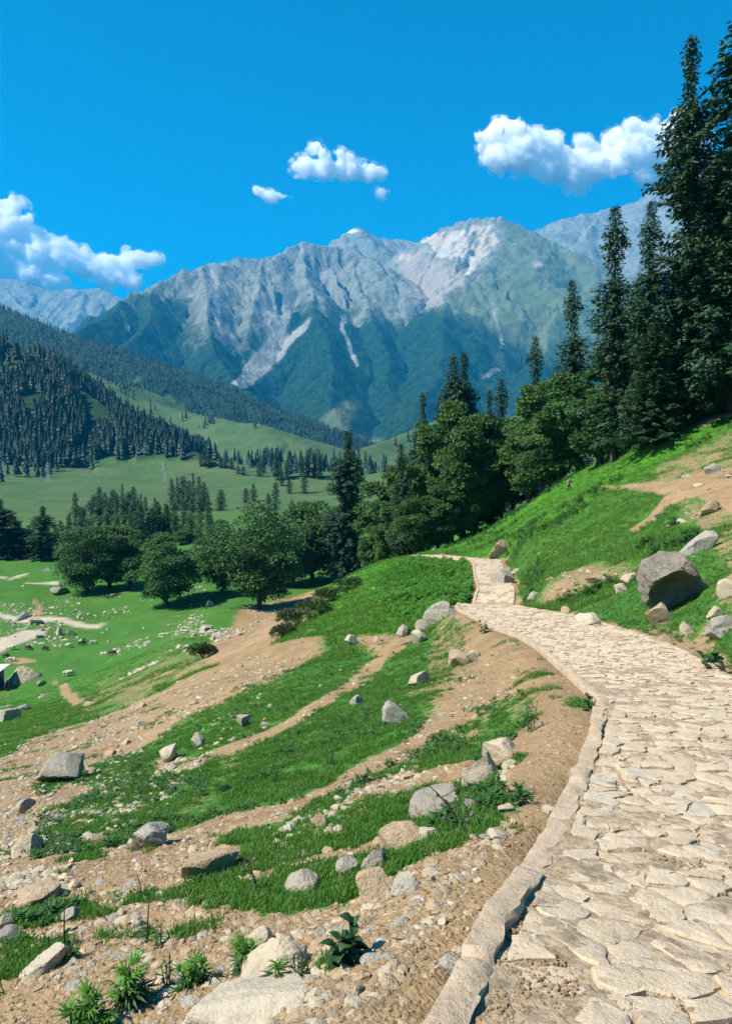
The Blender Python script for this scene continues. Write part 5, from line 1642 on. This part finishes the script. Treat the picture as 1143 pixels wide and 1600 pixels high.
def dead_stalk(px, py, h, lean, label, seed, heads=0):
    x, y, z = (float(a[0]) for a in hit(px, py))
    m_ = math.hypot(x, y, z) / 1200
    L = h * m_
    r = random.Random(seed)
    o = bpy.data.objects.new('dead_thistle', None); C.objects.link(o); o.location = (x, y, z)
    main = [(lean * L * t * t, .1 * L * t, L * t - .01) for t in (0, .3, .6, .85, 1)]
    parts = [tube(main, [.022 * L, .018 * L, .014 * L, .01 * L, .004 * L], 5)]
    tips = []
    for k in range(heads):
        t = r.uniform(.15, .8); c = np.array([lean * L * t * t, .1 * L * t, L * t]); a = r.uniform(0, 6.28); q = L * r.uniform(.15, .3)
        e = c + np.array([math.cos(a) * q, math.sin(a) * q, q * r.uniform(.2, .8)])
        parts.append(tube([c, (c + e) / 2 + [0, 0, -.02 * L], e], [.012 * L, .009 * L, .005 * L], 4)); tips.append(e)
    V, F = join(parts)
    link('stalk', np_mesh('stalk', V, [F], True, M_STEM), o)
    hv, hf = rock_geom(seed + 50, ICO1, cuts=2, dims=(1, 1, 1.2), rough=.3)
    hm = np_mesh('seed_head', hv, [hf], False, M_DEADWOOD)
    for e in tips: link('seed_head', hm, o, e, (r.uniform(0, 3),) * 3, .035 * L)
    for k in range(7):
        a = r.uniform(0, 6.28)
        link('leaf', LEAVES['narrowd'], o, (0, 0, L * r.uniform(.05, .3)), (r.uniform(-.5, .5), r.uniform(-.2, .6), a), L * .28)
    return tag(o, label, 'plant')
dead_stalk(718, 1300, 78, -.75, 'dead leaning thistle with seed heads beside the pointed grey boulder', 1, 9)
dead_stalk(400, 1396, 62, -.3, 'dark dry thistle standing in the grass strip', 2, 6)
dead_stalk(222, 1408, 44, -.2, 'single thin dry stalk on the lower left grass strip', 3, 1)
dead_stalk(230, 1470, 60, .05, 'thin dry stalk rising from the grey weed clump', 4, 2)
dead_stalk(100, 1480, 66, .0, 'thin dry stalk at the far left of the lower slope', 5, 1)

# ---------------------------------------------------------------- animals, people, hut, towers
def skin_mesh(name, V, E, rad, mat, sub=1):
    me = bpy.data.meshes.new(name); me.from_pydata(V, E, [])
    o = bpy.data.objects.new(name, me); C.objects.link(o)
    sk = o.modifiers.new('skin', 'SKIN'); sk.use_smooth_shade = True
    for i, q in enumerate(rad): me.skin_vertices[0].data[i].radius = q if hasattr(q, '__len__') else (q, q)
    me.skin_vertices[0].data[0].use_root = True
    o.modifiers.new('sub', 'SUBSURF').levels = sub
    bpy.context.view_layer.update()
    dg = bpy.context.evaluated_depsgraph_get()
    out = bpy.data.meshes.new_from_object(o.evaluated_get(dg))
    out.name = name
    bpy.data.objects.remove(o)
    out.materials.clear(); out.materials.append(mat)
    return out
def sheep_mesh(graze, mat):
    hz = .22 if graze else .82
    V = [(0, 0, .58), (.30, 0, .60), (-.32, 0, .57), (-.46, 0, .52), (.46, 0, .62), (.60, 0, hz * .5 + .33), (.70, 0, hz + .04), (.84, 0, hz - .06),
         (.30, .13, .40), (.30, .14, .20), (.30, .14, .0), (.30, -.13, .40), (.30, -.14, .20), (.30, -.14, 0),
         (-.33, .13, .40), (-.40, .14, .22), (-.35, .14, 0), (-.33, -.13, .40), (-.40, -.14, .22), (-.35, -.14, 0), (-.54, 0, .42)]
    E = [(0, 1), (0, 2), (2, 3), (1, 4), (4, 5), (5, 6), (6, 7), (1, 8), (8, 9), (9, 10), (1, 11), (11, 12), (12, 13), (2, 14), (14, 15), (15, 16), (2, 17), (17, 18), (18, 19), (3, 20)]
    rad = [(.24, .25), (.23, .23), (.24, .24), (.17, .18), .17, .11, .10, .05, .09, .045, .04, .09, .045, .04, .10, .045, .04, .10, .045, .04, .035]
    return skin_mesh('sheep', V, E, rad, mat)
SHEEP = [sheep_mesh(True, M_WOOL), sheep_mesh(True, M_WOOLD), sheep_mesh(False, M_WOOL)]
ear = np_mesh('ear', np.array([(0, 0, 0), (.03, .06, .02), (.0, .13, -.02), (-.03, .06, 0), (0, .06, .03)]), [np.array([(0, 1, 4), (1, 2, 4), (2, 3, 4), (3, 0, 4), (0, 3, 1), (1, 3, 2)])], True, M_SHEEPFACE)
for k, (px, py, v, rz, lab) in enumerate([
 (9, 1022, 1, 0, 'dark sheep nearest the left edge below the dirt road'), (15, 1029, 0, .4, 'pale sheep of the pair grazing by the bare patch, left one'), (22, 1031, 0, 2.6, 'pale sheep of the pair grazing by the bare patch, right one'),
 (20, 1015, 2, 0, 'small sheep at the edge of the near dirt road'), (44, 1015, 1, 0, 'dark sheep grazing above the bare patch'), (72, 1015, 1, 3.0, 'dark sheep right of the bare patch'), (107, 1012, 0, 0, 'pale sheep grazing below the stones at the road end'),
 (127, 1008, 1, .2, 'dark sheep by the stones right of the road end'), (147, 1006, 0, 3.1, 'pale sheep furthest right of the flock'), (104, 1056, 0, .5, 'left sheep of the two standing alone on the open meadow'), (109, 1057, 0, .7, 'right sheep of the two standing alone on the open meadow'),
 (175, 1022, 1, .2, 'dark sheep alone on the bright meadow')]):
    X, Y, Z = (float(a[0]) for a in hit(px, py))
    o = link('sheep', SHEEP[v], None, (X, Y, Z - .02), (0, 0, rz), 1.05)
    hd = .26 if v < 2 else .86
    for sg in (1, -1): link('ear', ear, o, (.66, .07 * sg, hd + .06), (0 if sg > 0 else PI, 0, 0))
    tag(o, lab, 'sheep', 'sheep grazing in the meadow')

def person(px, py, pose, top, legs, label, rz=0, h=1.68):
    X, Y, Z = (float(a[0]) for a in hit(px, py))
    o = bpy.data.objects.new('person', None); C.objects.link(o); o.location = (X, Y, Z); o.rotation_euler = (0, 0, rz)
    s = h / 1.7
    if pose == 'sit':
        hip, kn, ft = .42, (.40, .46), (.44, 0)
    else:
        hip, kn, ft = .90, (.10, .48), (-.06, 0)
    ch = hip + .48
    V = [(0, 0, hip), (.02, 0, hip + .25), (.03, 0, ch), (.04, 0, ch + .12), (.07, 0, ch + .22), (.07, 0, ch + .33),
         (.03, .19, ch), (.06, .24, ch - .28), (.24, .20, ch - .44), (.03, -.19, ch), (.06, -.24, ch - .28), (.22, -.20, ch - .46),
         (.0, .10, hip - .06), (kn[0], .12, kn[1]), (ft[0], .12, .06), (ft[0] + .16, .12, .03), (.0, -.10, hip - .06), (kn[0] * (1 if pose == 'sit' else -.6), -.12, kn[1]), (ft[0] * (1 if pose == 'sit' else 2.5), -.12, .06), (ft[0] * (1 if pose == 'sit' else 2.5) + .16, -.12, .03)]
    E = [(0, 1), (1, 2), (2, 3), (3, 4), (4, 5), (2, 6), (6, 7), (7, 8), (2, 9), (9, 10), (10, 11), (0, 12), (12, 13), (13, 14), (14, 15), (0, 16), (16, 17), (17, 18), (18, 19)]
    rad = [(.15, .12), (.14, .11), (.16, .12), .06, .09, .085, .075, .055, .04, .075, .055, .04, .10, .07, .05, .04, .10, .07, .05, .04]
    V = [tuple(c * s for c in v) for v in V]
    bm_ = skin_mesh('body', V, E, [tuple(c * s for c in q) if hasattr(q, '__len__') else q * s for q in rad], top)
    # trousers, hands and head take their own cloth and skin
    for mm in (legs, M_SKIN, M_HAIR): bm_.materials.append(mm)
    for p in bm_.polygons:
        c = p.center / s
        if c.z > ch + .15: p.material_index = 3 if (c.z > ch + .29 or c.x < .03) else 2
        elif c.z < hip - .02 and not (abs(c.y) > .17 and c.z > hip - .1): p.material_index = 1
        elif abs(c.y) > .15 and c.z < ch - .40 and c.x > .15: p.material_index = 2
    link('body', bm_, o)
    hv, hf = ICO2
    link('nose', np_mesh('nose', hv * .016 * s, [hf], True, M_SKIN), o, (.16 * s, 0, (ch + .26) * s))
    return tag(o, label, 'person')
person(8, 1080, 'sit', M_RED, M_DCLOTH, 'person in red sitting in front of the blue hut', .3)
person(17, 1079, 'stand', M_DCLOTH, M_DCLOTH, 'person in dark clothes standing beside the blue hut', 2.2, 1.6)
person(888, 768, 'stand', M_PINK, M_DCLOTH, 'tiny person in a pink top standing under the maples on the hillside', -1.2, 1.2)

def bx(x0, x1, y0, y1, z0, z1):
    V = np.array([(x, y, z) for x in (x0, x1) for y in (y0, y1) for z in (z0, z1)], float)
    return V, np.array([(0, 1, 3, 2), (4, 6, 7, 5), (0, 4, 5, 1), (2, 3, 7, 6), (0, 2, 6, 4), (1, 5, 7, 3)])
def hut():
    X, Y, Z = (float(a[0]) for a in hit(3, 1081))
    o = bpy.data.objects.new('hut', None); C.objects.link(o); o.location = (X - 2.3, Y + 1.4, Z)
    H_ = 3.0
    for nm, b, m_ in (('wall', (-1.5, 1.45, -1.3, -1.22, .15, H_), M_BLUE), ('wall', (-1.5, 1.45, 1.22, 1.3, .15, H_), M_BLUE), ('wall', (1.37, 1.452, -1.215, 1.215, .15, H_), M_BLUE), ('wall', (-1.52, -1.44, -1.215, 1.215, .15, H_), M_BLUE),
                      ('counter', (-1.0, 1.0, -1.75, -1.32, .85, .92), M_WHITE), ('leg', (-1.0, -.93, -1.70, -1.63, 0, .848), M_STEEL), ('leg', (.93, 1.0, -1.70, -1.63, 0, .848), M_STEEL)):
        V, F = bx(*b); link(nm, np_mesh(nm, V, [F], False, m_), o)
    V = np.array([(-1.9, -1.9, H_ + .02), (2.35, -1.9, H_ + .12), (2.35, 1.6, H_ + .32), (-1.9, 1.6, H_ + .22), (-1.9, -1.9, H_ + .10), (2.35, -1.9, H_ + .20), (2.35, 1.6, H_ + .40), (-1.9, 1.6, H_ + .30)])
    link('roof', np_mesh('roof', V, [np.array([(3, 2, 1, 0), (4, 5, 6, 7), (0, 1, 5, 4), (1, 2, 6, 5), (2, 3, 7, 6), (3, 0, 4, 7)])], False, M_ROOFS), o)
    for sx in (-1.45, 2.15):
        V, F = tube([(sx, -1.75, 0), (sx, -1.75, H_ + .06)], [.04, .04], 6); link('post', np_mesh('post', V, [F], True, M_STEEL), o)
    tag(o, 'blue hut with a pale flat roof cut by the left edge of the photo', 'hut')
hut()
def mound():
    X, Y, Z = (float(a[0]) for a in hit(30, 1068))
    n = 48
    u, v = np.meshgrid(np.linspace(-1, 1, n), np.linspace(-1, 1, n)); q = np.hypot(u, v)
    x = X + u * 2.9; y = Y + 1.5 + v * 2.2
    h = np.maximum(0, np.cos(np.clip(q, 0, 1) * PI / 2)) ** 1.2 * 2.0
    z = ground_z(x.ravel(), y.ravel()).reshape(n, n) - .25 * (q > .95) + h * (1 + .3 * fbm(x / .8, y / .8, 4, 6)) + .05 * fbm(x / .3, y / .3, 3, 7)
    o = link('earth_mound', np_mesh('earth_mound', np.stack([x, y, z], 2).reshape(-1, 3), [grid_faces(n, n)], True, plain('stony_earth', (.36, .31, .21), .95, 3, .5, 1.0)))
    tag(o, 'grey brown heap of earth and stones behind the blue hut', 'mound')
mound()
def stump():
    X, Y, Z = (float(a[0]) for a in hit(92, 929))
    m_ = Y / 1200
    z0 = ground_z(np.array([X]), np.array([Y]))[0] + 1.0
    V, F = tube([(.25, 0, -.6), (.12, 0, .5), (0, .05, 1.1), (-.12, 0, 1.9), (-.16, 0, 2.3)], [.42, .34, .24, .14, .03], 9)
    V2, F2 = tube([(.1, 0, .9), (.45, .1, 1.4), (.5, .1, 1.7)], [.12, .07, .02], 6)
    V, F = join([(V, F), (V2, F2)])
    V = V + n3(V, 2.5, 4)[:, None] * .08
    o = link('tree_stump', np_mesh('tree_stump', V * 1.15, [F], True, M_DEADWOOD), None, (X + .2, Y + .8, z0 - .4))
    tag(o, 'broken dead tree stump standing on the dark rock in the meadow', 'tree stump')
stump()

def pylon(px, base, top, dist, label):
    x, y = ray(px, base)[0] * dist, dist
    z = float(ground_z(np.array([x]), np.array([y]))[0])
    h = max(ray(px, top)[2] * y - z, 18)
    o = bpy.data.objects.new('pylon', None); C.objects.link(o); o.location = (x, y, z)
    def wid(t): return h * (.105 * (1 - t) ** 1.4 + .014)
    levels = np.linspace(0, 1, 11)
    for sx, sy in ((1, 1), (-1, 1), (-1, -1), (1, -1)):
        V, F = tube([(sx * wid(t), sy * wid(t), h * t) for t in levels], np.full(11, .12), 4)
        link('leg', np_mesh('leg', V, [F], False, M_STEEL), o)
    parts = []
    for a, b in zip(levels[:-1], levels[1:]):
        cs = [(1, 1), (-1, 1), (-1, -1), (1, -1)]
        for i in range(4):
            p, q = cs[i], cs[(i + 1) % 4]
            A = (p[0] * wid(a), p[1] * wid(a), h * a); B = (q[0] * wid(b), q[1] * wid(b), h * b)
            A2 = (q[0] * wid(a), q[1] * wid(a), h * a); B2 = (p[0] * wid(b), p[1] * wid(b), h * b)
            parts += [tube([A, B], [.055, .055], 4), tube([A2, B2], [.055, .055], 4)]
    V, F = join(parts); link('bracing', np_mesh('bracing', V, [F], False, M_STEEL), o)
    for t, L in ((.66, .15), (.79, .13), (.91, .11)):
        parts = [tube([(-L * h, 0, t * h), (L * h, 0, t * h)], [.1, .1], 4)]
        for sg in (1, -1):
            parts += [tube([(sg * wid(t), 0, (t + .045) * h), (sg * L * h, 0, t * h)], [.08, .08], 4), tube([(sg * L * h, 0, t * h), (sg * L * h, 0, (t - .045) * h)], [.1, .1], 4)]
        V, F = join(parts); link('cross_arm', np_mesh('cross_arm', V, [F], False, M_STEEL), o)
    tag(o, label, 'pylon', 'power pylons on the hillside')
pylon(9, 796, 744, 700, 'steel lattice pylon nearest the left edge under the forest')
pylon(78, 800, 744, 690, 'steel lattice pylon standing by the pale cutting')
pylon(259, 786, 742, 720, 'steel lattice pylon half hidden behind the row of firs')
# ---------------------------------------------------------------- clouds, beyond the haze
def cloud_mat(name, dens, lo, hi_, sc):
    k = NT(name)
    v = k.n('VolumePrincipled')
    v.inputs['Color'].default_value = (1, 1, 1, 1)
    wp = k.pos()
    n = k.noise(wp, sc, 7, .68)
    k.l(k.math('MULTIPLY', k.rng(n, lo, hi_), dens), v.inputs['Density'])
    k.l(v.outputs[0], k.out.inputs['Volume'])
    k.m.cycles.volume_step_rate = .08
    return k.m

M_CLOUD = cloud_mat('cloud_heart', .020, .30, .52, 1 / 330.)
M_VEIL = cloud_mat('cloud_veil', .010, .47, .66, 1 / 260.)
def FACES(m):
    n = len(m.polygons); q = np.empty(n * 4, np.int32)
    m.polygons.foreach_get('vertices', q)
    return [q.reshape(-1, 4)]
def cloud(lumps, label, seed, dist=15000.):
    r = np.random.default_rng(seed)
    k = dist / 1200
    parts = []
    def add(px, py, q, dy=0):
        p = np.array(at_depth(px, py, dist)); p[1] += dy
        parts.append((ICO2[0] * q * k * np.array([1, .9, .85]) + p, ICO2[1]))
    for px, py, q in lumps:
        add(px, py, q * .92, r.uniform(-.3, .3) * q * k)
        for j in range(12):
            a = r.uniform(0, 6.28); f = r.uniform(.6, 1.1); qq = q * r.uniform(.16, .42)
            up = math.sin(a)
            add(px + q * f * math.cos(a), py - q * f * (up if up > 0 else up * .5) * .9, qq, r.uniform(-.6, .6) * q * k)
    V, F = join(parts)
    me = np_mesh('cloud', V, [F], True)
    o = link('cloud', me)
    rm = o.modifiers.new('merge', 'REMESH'); rm.mode = 'VOXEL'; rm.voxel_size = 2.0 * k
    bpy.context.view_layer.update()
    m2 = bpy.data.meshes.new_from_object(o.evaluated_get(bpy.context.evaluated_depsgraph_get()))
    o.modifiers.clear(); o.data = m2; m2.name = 'cloud'
    n = len(m2.vertices)
    assert all(len(p.vertices) == 4 for p in m2.polygons[:50])
    co = np.empty(n * 3, np.float32); m2.vertices.foreach_get('co', co); co = co.reshape(-1, 3)
    nr = np.empty(n * 3, np.float32); m2.vertices.foreach_get('normal', nr); nr = nr.reshape(-1, 3)
    s = co / k
    d = n3(s, 1 / 24., seed, 3) * 13 + n3(s, 1 / 9., seed + 2, 3) * 8 + np.abs(n3(s, 1 / 4., seed + 4, 3)) * 3.5
    heart = co + nr * (d[:, None] * .8 + .5) * k
    veil = co + nr * (d[:, None] * .9 + 4.5 + 7 * np.clip(n3(s, 1 / 12., seed + 6, 3), -.4, .6)[:, None]) * k
    root = bpy.data.objects.new('cloud', None); C.objects.link(root)
    m2.vertices.foreach_set('co', heart.astype(np.float32).ravel()); m2.update()
    m2.materials.clear(); m2.materials.append(M_CLOUD)
    o.name = 'core'; m2.name = 'core'; o.parent = root
    m3 = m2.copy(); m3.name = 'veil'
    m3.vertices.foreach_set('co', veil.astype(np.float32).ravel()); m3.update()
    m3.materials.clear(); m3.materials.append(M_VEIL)
    link('veil', m3, root)
    return tag(root, label, 'cloud')
cloud([(752,212,10),(775,205,20),(800,212,24),(780,245,28),(815,240,32),(845,235,30),(870,258,30),(850,270,22),(900,262,30),(915,228,16),(930,262,26),(905,285,16),(960,222,18),(965,250,26),(1000,215,26),(1000,245,26),(1035,215,30),(1040,250,24),(1085,225,28),(1010,275,12)], 'largest puffy white cloud at the upper right behind the tall firs', 1)
cloud([(492,236,10),(482,258,14),(508,262,18),(535,258,15),(552,268,17),(575,273,14),(594,270,7)], 'medium white cloud near the centre of the sky', 2)
cloud([(596,302,6)], 'tiniest scrap of white cloud below the medium one', 3)
cloud([(408,300,9),(424,307,11),(442,306,10),(455,308,5)], 'small flat white cloud left of the medium one', 4)
cloud([(-20,335,34),(14,325,18),(22,358,26),(5,390,36),(52,372,18),(62,398,30),(40,425,34),(100,402,24),(128,415,24),(160,418,22),(190,415,20),(215,408,16),(238,404,8),(206,436,14),(160,442,16),(90,440,24),(0,435,30),(-60,400,50)], 'towering white cumulus rising over the far mountains at the left', 5, 15500.)
